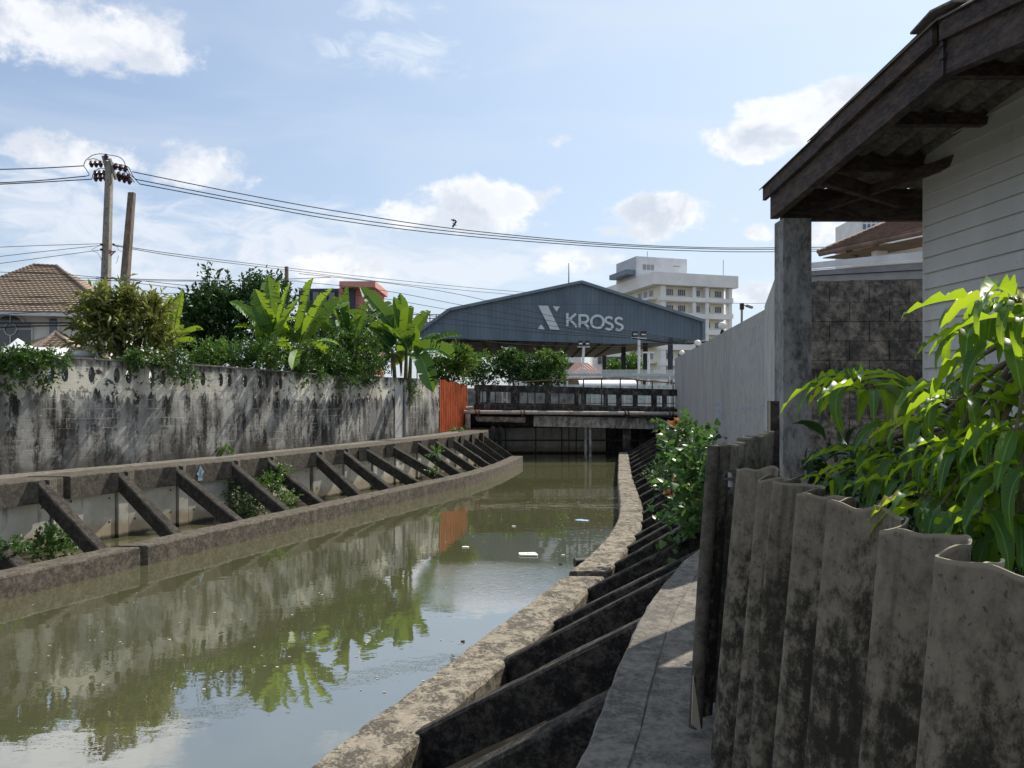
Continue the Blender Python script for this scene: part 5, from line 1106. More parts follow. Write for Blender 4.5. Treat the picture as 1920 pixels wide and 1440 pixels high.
sh = [([(560,513),(720,530),(860,552),(1000,585),(1160,618),(1308,640)],'highest thin cable crossing the blue gable from upper left'),([(560,528),(720,545),(860,571),(1000,596),(1160,623),(1308,641)],'second thin cable crossing the blue gable from the left'),([(560,540),(720,560),(860,584),(1000,606),(1160,628),(1308,642)],'third thin cable crossing the blue gable from the left'),([(560,560),(720,578),(860,600),(1000,616),(1160,632),(1308,643)],'fourth thin cable crossing the blue gable from the left'),([(640,590),(800,604),(900,613),(1040,626),(1180,634),(1308,644)],'fifth thin cable crossing the blue gable just above its lower edge'),([(760,626),(860,634),(980,646),(1120,650),(1220,648),(1308,642)],'thin cable sagging below the lower edge of the blue gable')]
for l, nm_ in sh: wire(nm_, [(x, y, 38+i*1.2) for i, (x, y) in enumerate(l)], .013)
wire('thick black cable bundle drooping to the tall wall beside the blue shed', [(1185,634,40),(1240,641,40),(1290,644.5,39),(1330,640,38)], .035)
wire('thin pale line crossing the white building to the street lamp', [(1170,598,58),(1320,568.5,58),(1450,567.5,58),(1500,567,58)] if False else [(1235,563,58),(1320,567,58),(1392,569,58),(1470,568,58)], .014)
wire('thin cable sagging below the water pipe near the tall wall', [(1170,777,33.6),(1210,783,33.6),(1262,780,33.6)], .02)
# birds
for (px, py, s_, r_, lb) in ((850.5,413.5,.30,.2,'upper small grey bird flying above the three cables'),(852.5,421,.42,-1.0,'lower dark bird with bent wings flying above the three cables')):
    c = W(px,py,45); o = thing('bird', lb, 'bird', c); mb = MB(); rt = Matrix.Rotation(r_,3,'Y')
    body = [c+rt@Vector((0,-s_*.2,s_*.35)),c+rt@Vector((0,0,.1*s_)),c+rt@Vector((0,0,-s_*.3))]; mb.tube(body,[.012,s_*.11,.02],6)
    for sg in (-1,1):
        p0, p1, p2 = c+rt@Vector((0,0,s_*.12)), c+rt@Vector((sg*s_*.35,-.03,s_*.22)), c+rt@Vector((sg*s_*.62,0,-s_*.08)); p3, p4 = c+rt@Vector((sg*s_*.3,0,-s_*.06)), c+rt@Vector((0,0,-s_*.08)); mb.hexa([p0,p1,p3,p4]+[v+Vector((0,.02,0)) for v in (p0,p1,p3,p4)]); mb.quad(p1,p2,p3)
    mb.build('body', M['black'], o)
# ================================================================ RIGHT FOREGROUND
# ---- near corrugated fibre-cement fence
def corr(name, plan, zt, zb_, lean, mat, par, th=.006, rag=.006, seed=0, nz=5, notch=None):
    """plan: dense (x,y) points of the sheet; top at zt (callable or float); bottom shifted by -lean in x"""
    mb = MB(); n = len(plan); s = 0; S_ = [0]
    for i in range(1, n): s += math.hypot(plan[i][0]-plan[i-1][0], plan[i][1]-plan[i-1][1]); S_.append(s)
    for side in (0, 1):
        for i in range(n):
            a, b = plan[max(0,i-1)], plan[min(n-1,i+1)]; d = Vector((b[0]-a[0], b[1]-a[1], 0)).normalized(); nn = Vector((-d.y, d.x, 0))
            for k in range(nz):
                t = k/(nz-1); z1 = (zt(i/(n-1)) if callable(zt) else zt)+mnoise.noise(Vector((S_[i]*14, seed*7.1, 0)))*rag; z = zb_+(z1-zb_)*t; p = Vector((plan[i][0]-lean*(1-t), plan[i][1], z))+nn*(th*side)
                mb.v.append(tuple(p))
    N = n*nz
    for i in range(n-1):
        for k in range(nz-1):
            a = i*nz+k; q = (a, a+nz, a+nz+1, a+1); v0, v1 = mb.v[a][2]-mb.v[i*nz+nz-1][2], mb.v[a+1][2]-mb.v[i*nz+nz-1][2]; u0, u1 = S_[i]+seed*3.7, S_[i+1]+seed*3.7
            mb.f.append(q); mb.uv.append([(u0,v0),(u1,v0),(u1,v1),(u0,v1)]); mb.mi.append(0)
            q = (N+a+1, N+a+nz+1, N+a+nz, N+a); mb.f.append(q); mb.uv.append([(u0,v1),(u1,v1),(u1,v0),(u0,v0)]); mb.mi.append(0)
        a = i*nz+nz-1; mb.f.append((a, a+nz, N+a+nz, N+a)); mb.uv.append([(S_[i],0)]*4); mb.mi.append(0)
    for i in (0, n-1):
        for k in range(nz-1): a = i*nz+k; mb.f.append((a, a+1, N+a+1, N+a)); mb.uv.append([(S_[i]+seed*3.7, (k/(nz-1)-1)*1.2)]*4); mb.mi.append(0)
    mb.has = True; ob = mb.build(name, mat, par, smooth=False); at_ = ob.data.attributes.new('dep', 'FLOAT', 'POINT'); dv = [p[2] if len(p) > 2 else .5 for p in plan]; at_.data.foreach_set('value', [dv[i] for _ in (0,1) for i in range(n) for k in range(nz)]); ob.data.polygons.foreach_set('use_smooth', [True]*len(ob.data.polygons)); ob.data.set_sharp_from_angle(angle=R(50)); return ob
FN = thing('corrugated_fence', 'nearest fence of dark mouldy corrugated fibre-cement sheets at the lower right', 'fence', (.85,2,BANK))
RX, RYs = [.72,.76,.822,.865,.895,.886,.907,.92], [1.02,1.39,1.73,2.09,2.40,2.62,2.84,3.10]
def plan(y0, y1, amp=.125, sh=0.):
    out = []; n = int((y1-y0)/.011)
    for i in range(n+1):
        y = y0+(y1-y0)*i/n; ph = np.interp(y, [-1.6,-1.2,-.8,-.4,0,.34,.68]+RYs, list(range(-7,0))+list(range(len(RYs)))); x = np.interp(y, [-1.6]+RYs, [.6]+RX)
        f = 1-(ph-math.floor(ph)) if ph != math.floor(ph) else 0.0
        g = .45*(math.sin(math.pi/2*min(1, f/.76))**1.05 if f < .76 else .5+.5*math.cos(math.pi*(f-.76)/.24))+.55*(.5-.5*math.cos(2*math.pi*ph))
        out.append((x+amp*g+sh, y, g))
    return out
TF = EYE-.30
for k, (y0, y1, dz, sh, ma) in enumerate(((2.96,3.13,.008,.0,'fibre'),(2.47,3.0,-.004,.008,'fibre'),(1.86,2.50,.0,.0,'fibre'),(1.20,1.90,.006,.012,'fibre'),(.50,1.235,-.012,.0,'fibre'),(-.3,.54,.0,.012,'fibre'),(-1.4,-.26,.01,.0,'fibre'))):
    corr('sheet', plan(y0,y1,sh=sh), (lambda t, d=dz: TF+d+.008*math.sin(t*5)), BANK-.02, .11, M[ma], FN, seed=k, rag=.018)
# a broken-off flap tucked behind (pale return edge)
corr('broken_edge', [(.79+.004*i+.03*math.sin(i/9), 1.36+.006*i*(.3)) for i in range(30)], TF-.002, TF-.35, .02, M['fibre2'], FN, seed=9, rag=.03)
mb = MB(); mb.bar((.99,-1.2,2.2),(1.06,3.05,2.2),.04,.06); mb.bar((.93,-1.2,1.6),(1.0,3.05,1.6),.04,.06)
for y in (3.0,1.5,0): mb.bar((1.03,y,BANK),(1.08,y,2.4),.06,.06,up=(0,1,0))
mb.build('timber_frame', M['wood'], FN)
# ---- gate of pale corrugated sheet beyond it
GT = thing('corrugated_gate', 'pale weathered corrugated sheet gate with a black iron hasp beyond the nearest fence', 'gate', (1.2,4,BANK))
A, B = Vector((.925,3.42,0)), Vector((1.58,4.68,0)); d = (B-A); L = d.length; d.normalize(); nn = Vector((-d.y,d.x,0)); pl = []; N = 170
for i in range(N+1):
    s = i/N*L; q = A+d*s+nn*(.030*math.cos(s*2*math.pi/.178)*(1 if s > .02 else .5)); pl.append((q.x,q.y,.5-.5*math.cos(s*2*math.pi/.178)))
TG = EYE-.225
cuts = [0,22,62,100,135,N]
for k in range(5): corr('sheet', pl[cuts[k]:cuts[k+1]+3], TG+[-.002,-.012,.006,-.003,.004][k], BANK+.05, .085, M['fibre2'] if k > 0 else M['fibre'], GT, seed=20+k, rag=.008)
# rolled end of the first sheet
mb = MB(); mb.tube([A+Vector((-.03-.085,-.02,BANK+.03)), A+Vector((-.03-.045,-.02,2.0)), A+Vector((-.03,-.02,TG))], .030, 12); mb.build('edge_post', M['cap'], GT)
# torn sheet foot
mb = MB(); b0 = Vector((.83,3.42,BANK)); mb.plate([b0+Vector((-.035,-.05,.27)), b0+Vector((.0,-.05,.02)), b0+Vector((.015,-.06,.0)), b0+Vector((-.045,-.06,.06))], (0,1,0), .01); mb.build('torn_corner', M['fibre2'], GT)
mb = MB(); h = W(1368,892,3.3)
mb.bar(W(1356,898,3.28), W(1363,884,3.4), .012,.02); mb.bar(W(1362,885,3.3), W(1392,885,3.15), .014,.02); mb.bar(W(1357,898,3.28), W(1388,899,3.15), .012,.012); mb.bar(W(1363,898,3.28), W(1366,921,3.28), .008,.01); mb.bar(W(1379,899,3.2), W(1379,921,3.2), .008,.01); mb.bar(W(1366,921,3.28), W(1388,921,3.15), .008,.012)
mb.build('hasp', M['black'], GT)
mb = MB(); c = W(1372,886,3.25); mb.tube([c+Vector((0,0,.0)),c+Vector((0,0,-.06))],.016,10); mb.build('lock_body', M['steel'], GT)
# ---- dark timber post
o = thing('timber_post', 'slim dark timber post with a pale edge at the far end of the gate', 'post', (1.62,4.78,BANK)); MB().box((1.625,4.78,(BANK+wz(752,4.75))/2),(.055,.06,wz(752,4.75)-BANK)).build('post', M['wood'], o); MB().box((1.592,4.755,(BANK+wz(752,4.75))/2-.004),(.008,.014,wz(752,4.75)-BANK)).build('edge_strip', M['fibre2'], o)

# ---- low house: clapboard wall, porch roof, column
HS = thing('clapboard_house', 'grey clapboard house with a dark timber porch roof on a concrete column at the right', 'house', (3.0,5.0,BANK))
SX = lambda y: 2.95+.083*(5.48-y)          # wall plane
wd = Vector((-.083,1,0)).normalized(); wn = Vector((-wd.y,wd.x,0))   # wn points to -X
if wn.x > 0: wn = -wn
roof_z = lambda y: (EYE+1.64+.121*(6-y)) if y >= 3.94 else (EYE+1.64+.121*2.06-.145*(3.94-y))
mb = MB(); y0, y1 = -1.0, 5.48; bh = .1118; z = BANK-.1; k = 0
while z < EYE+2.0:
    zt_ = min(z+bh, 99)
    # clip each board under the roof slope: split along the wall
    segs = [y0, 1.5, 3.94, y1]
    for s0, s1 in zip(segs[:-1], segs[1:]):
        n = 1 if z < EYE+1.35 else 10
        for j in range(n):
            a, b = s0+(s1-s0)*j/n, s0+(s1-s0)*(j+1)/n; za = min(zt_, roof_z(a)); zb2 = min(zt_, roof_z(b))
            if max(za, zb2) <= z: continue
            za, zb2 = max(za, z+.001), max(zb2, z+.001)
            p0, p1 = Vector((SX(a),a,0)), Vector((SX(b),b,0)); off0, off1 = .024, .004
            f = [p0+wn*off0+Vector((0,0,z)), p1+wn*off0+Vector((0,0,z)), p1+wn*off1+Vector((0,0,zb2)), p0+wn*off1+Vector((0,0,za))]; bk = [v-wn*.03 for v in f]
            bk = [p0-wn*.02+Vector((0,0,z)), p1-wn*.02+Vector((0,0,z)), p1-wn*.02+Vector((0,0,zb2)), p0-wn*.02+Vector((0,0,za))]
            q = [f[0],f[1],bk[1],bk[0],f[3],f[2],bk[2],bk[3]]; mb.hexa(q)
    z += bh; k += 1
mb.build('clapboards', M['siding'], HS)
mb = MB(); p = Vector((SX(5.48),5.48,0)); e = Vector((-wn.x,-wn.y,0)); mb.hexa([v+Vector((0,0,zz)) for zz in (BANK-.1, EYE+1.68) for v in (p+wd*.004+wn*.006, p+wd*.03+wn*.006, p+wd*.03+e*2.5, p+wd*.004+e*2.5)]); mb.build('end_wall', M['siding'], HS)
# porch roof: rake line
RKx = lambda y: 2.04+.083*(6-y)
rz = lambda y: EYE+1.39+(.121*(6-y) if y >= 3.94 else .121*2.06-.145*(3.94-y))   # underside of the rake beam
RO = MB()
def rake(mb, ya, yb, dz0, dz1, x0, x1): 
    P = [(RKx(ya)+x0,ya,rz(ya)+dz0),(RKx(ya)+x1,ya,rz(ya)+dz0),(RKx(yb)+x1,yb,rz(yb)+dz0),(RKx(yb)+x0,yb,rz(yb)+dz0)]; Q_ = [(a,b,c+dz1-dz0) for a,b,c in P]; return mb.hexa(P+Q_)
rake(MB(), 6.06, 3.94, 0, .245, 0, .06).build('rake_beam', M['wood'], HS); rake(MB(), 3.938, 1.9, .0, .245, 0, .06).build('rake_beam', M['wood'], HS)
rake(MB(), 6.12, 5.2, .168, .285, -.035, -.008).build('verge_board', M['wood'], HS); rake(MB(), 5.196, 3.97, .17, .298, -.040, -.012).build('verge_board', M['wood'], HS); rake(MB(), 3.93, 1.9, .17, .29, -.03, -.005).build('verge_board', M['wood'], HS)
mb = MB(); c = Vector((RKx(3.93)-.006, 3.93, rz(3.94))); mb.bar(c+Vector((0,0,.0)), c+Vector((0,0,.17)), .014,.016,up=(0,1,0)); mb.box(c+Vector((-.004,0,.09)),(.02,.04,.03)); mb.box(c+Vector((-.004,0,.15)),(.02,.035,.02)); mb.build('iron_strap', M['black'], HS)
# corrugated roof sheets: corrugations run down the slope (along Y), profile along X
M['sheet_under'] = grime('old_roof_sheet', (.20,.185,.16), (.055,.05,.045), (.13,.12,.105), 1.5, .35, .6, 1, .1, .9, .3)
def sheetroof(ya, yb, x0, x1, dz, name):
    mb = MB(); n = int((x1-x0)/.018); b = 0
    for i in range(n+1):
        x = x0+(x1-x0)*i/n; dzz = .022*math.sin((x-x0)*2*math.pi/.165)
        for (y) in (ya, yb): mb.v += [(RKx(y)+x,y,rz(y)+dz+dzz),(RKx(y)+x,y,rz(y)+dz+dzz+.008)]
    for i in range(n):
        a = i*4; c_ = a+4
        for q in ((a,a+2,c_+2,c_),(a+1,c_+1,c_+3,a+3),(a,c_,c_+1,a+1),(a+2,a+3,c_+3,c_+2)): mb.f.append(q); mb.uv.append(None); mb.mi.append(0)
    for q in ((0,1,3,2),(n*4,n*4+2,n*4+3,n*4+1)): mb.f.append(q); mb.uv.append(None); mb.mi.append(0)
    ob = mb.build(name, M['sheet_under'], HS); return ob
sheetroof(6.16, 5.0, -.05, 3.2, .262, 'roof_sheet'); sheetroof(5.32, 3.90, -.055, 3.2, .2725, 'roof_sheet'); sheetroof(3.93, 1.8, -.05, 3.2, .268, 'roof_sheet')
mb = MB(); # ridge cap
for sg in (1, -1):
    ya, yb = 3.94, 3.94+.17*sg; mb.hexa([(RKx(ya)-.07,ya,rz(3.94)+.318),(RKx(ya)+3.2,ya,rz(3.94)+.318),(RKx(yb)+3.2,yb,rz(3.94)+.285),(RKx(yb)-.07,yb,rz(3.94)+.285),(RKx(ya)-.07,ya,rz(3.94)+.33),(RKx(ya)+3.2,ya,rz(3.94)+.33),(RKx(yb)+3.2,yb,rz(3.94)+.297),(RKx(yb)-.07,yb,rz(3.94)+.297)])
mb.build('ridge_cap', M['sheet_under'], HS)
# eave beam and purlins
def cross(y, z0, z1, xr_=.9, w=.06, x0=.06): return MB().hexa([(RKx(y)+x0,y-w/2,z0),(SX(y)+xr_,y-w/2,z0-.0),(SX(y)+xr_,y+w/2,z0),(RKx(y)+x0,y+w/2,z0)]+[(RKx(y)+x0,y-w/2,z1),(SX(y)+xr_,y-w/2,z1),(SX(y)+xr_,y+w/2,z1),(RKx(y)+x0,y+w/2,z1)])
cross(6.0, EYE+1.355, EYE+1.60).build('eave_beam', M['wood'], HS)
for y, h in ((5.5,.10),(4.87,.075),(4.3,.075),(3.9,.12),(3.2,.08)): cross(y, rz(y)+.25-h, rz(y)+.25, .01 if y < 5.4 else .9).build('purlin', M['wood'], HS)
mb = MB(); mb.bar((2.98,5.95,EYE+1.50),(2.20,5.40,EYE+1.52),.05,.10); mb.build('diagonal_brace', M['wood'], HS)
mb = MB(); mb.bar((2.45,6.0,EYE+1.47),(3.1,5.0,EYE+1.60),.05,.07); mb.build('diagonal_brace', M['wood'], HS)
mb = MB(); cxp = 2.19; n = 9
M['colm'] = M['column']
for i in range(n):
    z0 = BANK-.1+(EYE+1.355-BANK+.1)*i/n; z1 = BANK-.1+(EYE+1.355-BANK+.1)*(i+1)/n
    mb.hexa([(cxp-.108,6-.1,z0),(cxp+.108,6-.1,z0),(cxp+.108,6.1,z0),(cxp-.108,6.1,z0),(cxp-.108,6-.1,z1),(cxp+.108,6-.1,z1),(cxp+.108,6.1,z1),(cxp-.108,6.1,z1)]) if i == 0 and False else None
mb.box((cxp,6,(BANK-.1+EYE+1.355)/2),(.216,.2,EYE+1.355-BANK+.1)); mb.build('column', M['colm'], HS)
# ---- block wall behind the porch
BW = thing('block_wall', 'short blackened concrete block wall behind the porch column', 'wall', (3.6,7.8,BANK))
mb = MB(); zt_ = EYE+1.0; k = 0; z = BANK-.1; rg = random.Random(5)
zt_list = []
while z < zt_-.05:
    x = 3.0-(.2 if k % 2 else 0)
    while x < 4.9:
        j = rg.uniform(-.004,.004); xa = max(x, 2.99); mb.box(((xa+x+.386)/2,7.8+j,z+.0925),(x+.393-xa,.14,.191)); x += .4
    z += .195; k += 1
mb.build('blocks', M['block'], BW); MB().box((4.0,7.815,(BANK-.1+z)/2-.01),(1.9,.10,z-BANK+.06)).build('mortar', M['block'], BW)
mb = MB()
for i in range(40): x = 3.0+i*.046; mb.box((x,7.8+rg.uniform(-.01,.01),z+rg.uniform(-.02,.012)),(.05,.13,.035),rz=rg.uniform(-.2,.2),ry=rg.uniform(-.15,.15))
mb.build('crumbling_top', M['block'], BW)
MB().box((3.9,7.72,EYE+.16),(2.1,.05,.19)).build('lintel_band', M['bridge'], BW)
# ---- neighbour's grey carport canopy and brown roof
CP = thing('flat_canopy_house', 'neighbouring tan house with a flat grey canopy edged in white behind the block wall', 'house', (7.5,15,BANK))
a0, a1 = W(1500,494,14.4), W(1790,464.5,12.6)
def fascia(name, mat, p0t, p0b, p1t, p1b, Y0, Y1, off=0., back=.06):
    q = [W(*p0b,Y0), W(*p1b,Y1), W(*p1b,Y1)+Vector((0,back,0)), W(*p0b,Y0)+Vector((0,back,0)), W(*p0t,Y0), W(*p1t,Y1), W(*p1t,Y1)+Vector((0,back,0)), W(*p0t,Y0)+Vector((0,back,0))]
    return MB().hexa([v+Vector((0,off,0)) for v in q]).build(name, mat, CP)
fascia('white_fascia', M['whitefascia'], (1500,495), (1790,0), (0,0), (0,0), 1, 1) if False else None
fascia('white_fascia', M['whitefascia'], (1500,494.5), (1500,505), (1790,465), (1790,481), 14.4, 12.6)
fascia('drip_strip', M['white'], (1500,506.2), (1500,507.6), (1790,483), (1790,485.5), 14.4, 12.6, .01)
fascia('grey_beam', M['greyfascia'], (1500,508.5), (1500,517), (1790,487), (1790,501), 14.4, 12.6, .05, .3)
fascia('grey_soffit', plain('grey_soffit', (.27,.27,.275), .7, .1, 3), (1500,518), (1500,527), (1790,502), (1790,519), 14.4, 12.6, .12, .5)
q = [W(1500,527.2,14.5), W(1790,519.5,12.75), Vector((9.5,16.5,0)), Vector((6.2,18.3,0))]; q[2].z = q[1].z; q[3].z = q[0].z
mb = MB(); mb.hexa([v for v in q]+[v+Vector((0,0,.08)) for v in q]); mb.build('canopy_slab', M['tan'], CP)
mb = MB(); mb.box(((wx(1632,14.9)+9)/2,15.4,(BANK+wz(521,14.9))/2),(9-wx(1632,14.9),1.0,wz(521,14.9)-BANK)); mb.build('wall', M['tan'], CP)
TR = thing('brown_roof_house', 'house with a low brown tiled hip roof above the flat grey canopy', 'house', (9.5,20,BANK))
Ae, Be, Re, Rb = W(1538,474.5,18.0), W(1800,418,14.6), W(1690,409,20.0), W(1790,382,18.5)
mb = MB(); tiled(mb, Ae, Be, Rb, Re, 14); mb.build('roof', M['brownroof'], TR, recalc=False)
mb = MB(); mb.quad(Ae, Re, Re+Vector((1.5,5,0)), W(1560,476,23)); mb.build('roof_side', M['brownroof'], TR, recalc=False)
mb = MB(); mb.tube([Ae+Vector((-.02,-.02,-.03)), Be+Vector((0,-.02,-.03))], .055, 8); mb.build('gutter', M['brownroof'], TR)
mb = MB(); mb.tube([Ae+Vector((-.05,.0,.03)), Re+Vector((0,0,.05))], .05, 8); mb.build('hip_tiles', M['brownroof'], TR)
s0, s1, s2, s3 = Ae+Vector((.1,.1,-.09)), Be+Vector((0,.1,-.1)), W(1800,448,15.4), W(1600,485,18.4)
mb = MB(); mb.hexa([s3-Vector((0,0,.02)), s2-Vector((0,0,.02)), s1-Vector((0,0,.02)), s0-Vector((0,0,.02)), s3, s2, s1, s0]); mb.build('soffit', M['soffit'], TR)
mb = MB(); mb.bar(W(1588,468,17.4), W(1608,482,17.6), .05, .09); mb.build('soffit_beam', M['brownroof'], TR)
mb = MB(); mb.box(((wx(1658,17.6)+11.5)/2,18.6,(BANK+wz(452,17.6))/2),(11.5-wx(1658,17.6),1.5,wz(452,17.6)-BANK)); mb.build('wall', M['cream'], TR)
mb = MB(); mb.box((wx(1651,16.9),16.95,wz(479,16.9)),(.26,.2,.22)); mb.build('outdoor_lamp', M['white'], TR)
# ---- far glass tower
GTW = thing('glass_tower', 'distant pale tower with blue vertical glass strips above the brown roof', 'tower', (wx(1660,300),300,BANK)); x0, x1 = wx(1606,300), wx(1730,300); xt0 = wx(1615,300)
MB().box(((xt0+x1)/2,312,(BANK+wz(402,300))/2),(x1-xt0,24,wz(402,300)-BANK)).build('tower_block', M['hwhite'], GTW)
M['blueglass'] = plain('blue_glass', (.09,.15,.26), .2, .15, .05, spec=.7, bstr=0)
for r_ in range(3):
    mb = MB()
    for k in range(12): 
        x = xt0+1.2+k*1.75; mb.box((x,299.9,wz(409+13.0*r_+3,300)),(.95,.3,wz(0,300)-wz(9.5,300)))
    mb.build('window_strip', M['blueglass'], GTW)
mb = MB(); mb.box((xt0+.1,299.85,wz(425,300)),(.4,.3,wz(405,300)-wz(438,300))); mb.build('corner_fin', M['white'], GTW)
o = thing('white_building', 'small white building with a satellite dish and awning just left of the tan wall', 'building', (wx(1622,40),40,BANK)); x0, x1 = wx(1606,40), wx(1634,40); MB().box(((x0+x1)/2,41,(BANK+wz(524,40))/2),(x1-x0,2,wz(524,40)-BANK)).build('wall', M['hwhite'], o)
mb = MB(); mb.bar(W(1586,543.5,39.5), W(1606,541,39.5), .5,.06); mb.bar(W(1583,551,39.5), W(1606,546,39.5), .3,.05); mb.build('awning', M['cream'], o); mb = MB(); mb.tube([W(1581,560,39.5),W(1581,536,39.5)], .04, 5); mb.tube([W(1549,560,39.5),W(1549,543,39.5)], .04, 5); mb.build('mast', M['steel'], o)
c = W(1592.5,534.5,39.3); mb = MB(); mb.lathe(c, [(.02,0),(.09,.02),(.13,.07),(.125,.075),(.08,.03),(.01,.012)], 14, axis=(-.3,-.8,-.2)); mb.build('satellite_dish', M['steel'], o)
# ================================================================ PLANTS
# --- mango tree behind the near fence: drooping whorls on thin branches
MT = thing('mango_tree', 'young mango tree with long bright drooping leaves leaning over the nearest corrugated fence', 'tree', (2.0,2.75,BANK))
rg = np.random.default_rng(11); rr = random.Random(11)
wh = [ # px, py, Y, n, leaf length, spread (1 = open, .4 = hanging)
 (1592,716,3.05,14,.31,.9),(1622,728,3.10,7,.26,.7),(1874,572,2.30,12,.24,.9),(1905,566,2.2,9,.24,1.0),(1828,618,2.45,10,.25,.8),(1900,640,2.25,9,.24,.7),(1770,735,2.8,10,.22,1.0),(1792,752,2.5,9,.22,.7),
 (1735,800,2.8,11,.22,1.0),(1668,800,2.9,9,.22,.9),(1690,860,2.7,10,.2,.9),(1625,850,3.0,8,.19,.9),(1650,905,2.75,8,.17,1.0),(1585,890,3.15,9,.17,1.0),(1545,905,3.2,7,.15,1.0),
 (1790,850,2.4,12,.22,.8),(1850,830,2.2,12,.24,.8),(1905,810,2.1,10,.25,.8),(1760,925,2.2,10,.2,.8),(1720,945,1.95,9,.17,.9),(1760,955,1.9,9,.2,.7),(1835,905,2.0,10,.24,.7),(1900,900,1.9,10,.24,.7),(1835,965,1.75,6,.24,.45),(1905,975,1.8,9,.24,.6),(1880,1010,1.8,8,.22,.6),
 (1935,600,2.2,8,.25,.9),(1945,880,2.0,9,.25,.7),(1690,905,2.7,8,.18,.9),(1745,870,2.6,9,.2,.8)]
P, D, N, L, Wd, RN, ti = [], [], [], [], [], [], []
br = MB(); root = Vector((2.05,2.75,BANK)); hubs = [Vector((1.9,2.75,2.2)), Vector((1.75,2.8,2.7)), Vector((1.8,2.5,3.0))]
br.tube(catmull([root, hubs[0], hubs[1], hubs[2]],5), [.035-.0018*i for i in range(16)], 8)
for (px, py, Y, n, ll, sp) in wh:
    X_ = rr.uniform(1.12, 1.26); Y = max(1.45, min(Y, X_*F/(px-960))) if px > 1560 else X_*F/(px-960)*.95; ll *= .84; n = int(n*.85); c = W(px, py, Y); hub = min(hubs, key=lambda h: (h-c).length); m_ = hub.lerp(c, .55)+Vector((rr.uniform(-.05,.05), rr.uniform(-.05,.05), .06)); br.tube(catmull([hub, m_, c],5), [.012-.0008*i for i in range(11)], 6)
    ax = (c-m_).normalized(); a0 = rr.uniform(0, 6.28)
    for j in range(n):
        a = a0+j*2.4; e = rr.uniform(-.1,.6)*sp-.35*(1-sp)*2; d = Vector((math.cos(a)*math.cos(e), math.sin(a)*math.cos(e), math.sin(e)+.05)); d = (d+ax*.35).normalized(); q = c-ax*rr.uniform(0,.05)
        pet = q+d*.03; br.tube([q, pet], .0022, 4, caps=False)
        P.append(pet); D.append(d); N.append((rr.uniform(-.15,.15), rr.uniform(-.15,.15), 1)); f = rr.uniform(.65,1.2); L.append(ll*f); Wd.append(ll*f*rr.uniform(.20,.27)); RN.append(min(1,max(0,rr.gauss(.5,.25)))); ti.append(1 if sp > .85 else 2)
    for j in range(int(n*.3)):      # older leaves a little way back down the twig
        a = rr.uniform(0,6.28); q = m_.lerp(c, rr.uniform(.3,.9)); d = Vector((math.cos(a), math.sin(a), rr.uniform(-.2,.3))).normalized(); P.append(q); D.append(d); N.append((rr.uniform(-.2,.2), rr.uniform(-.2,.2), 1)); L.append(ll*rr.uniform(.7,1.0)); Wd.append(ll*.22); RN.append(rr.random()*.4); ti.append(2)
def mleaf(name, sel, tmpl):
    s = [i for i in range(len(P)) if sel(i)]
    # droop: rotate axis upward a touch, the template itself curls down
    return leaves_mesh(name, M['L_mango'], MT, [P[i] for i in s], [D[i] for i in s], [N[i] for i in s], [L[i]*(1.0) for i in s], [Wd[i] for i in s], tmpl, [RN[i] for i in s], smooth=True)
for k in range(4): mleaf('leaves', lambda i, k=k: (i*7+ti[i]) % 4 == k, T_L2[k]) if False else None
TT = [t_lance(12,.8,.03,.14), t_lance(12,1.1,.04,.18), t_lance(12,1.5,.045,.16), t_lance(12,.55,.05,.2)]
for k in range(4): mleaf('leaves', lambda i, k=k: (i*7+ti[i]) % 4 == k, TT[k])
br.build('branches', M['stem'], MT)
# dark plants in the shade behind it
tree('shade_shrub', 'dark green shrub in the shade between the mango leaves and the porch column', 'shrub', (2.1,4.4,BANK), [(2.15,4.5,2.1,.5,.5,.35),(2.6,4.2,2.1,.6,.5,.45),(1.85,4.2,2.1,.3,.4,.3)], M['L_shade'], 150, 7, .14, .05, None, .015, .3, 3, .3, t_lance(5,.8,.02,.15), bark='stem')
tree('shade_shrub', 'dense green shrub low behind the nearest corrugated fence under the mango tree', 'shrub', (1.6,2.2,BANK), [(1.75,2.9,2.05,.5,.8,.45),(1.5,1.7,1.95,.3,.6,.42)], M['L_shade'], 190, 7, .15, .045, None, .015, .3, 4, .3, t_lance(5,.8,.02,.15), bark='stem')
# --- shrub overhanging the right-bank struts
o = tree('heart_leaf_shrub', 'leafy shrub with heart-shaped leaves and orange young shoots hanging over the right bank struts', 'shrub', (3.1,10.2,BANK),
     [(2.62,11.2,2.02,.26,.5,.30),(2.5,11.8,2.2,.18,.4,.2),(2.55,10.3,1.8,.30,.6,.38),(2.4,9.7,1.5,.28,.5,.38),(2.12,9.4,1.2,.17,.3,.24),(2.5,9.4,1.65,.25,.4,.34),(2.3,10.9,1.7,.15,.4,.3)], M['L_heart'], 360, 6, .095, .085, None, .02, .32, 8, .15, T_HEART, .12, 3, 'stem')
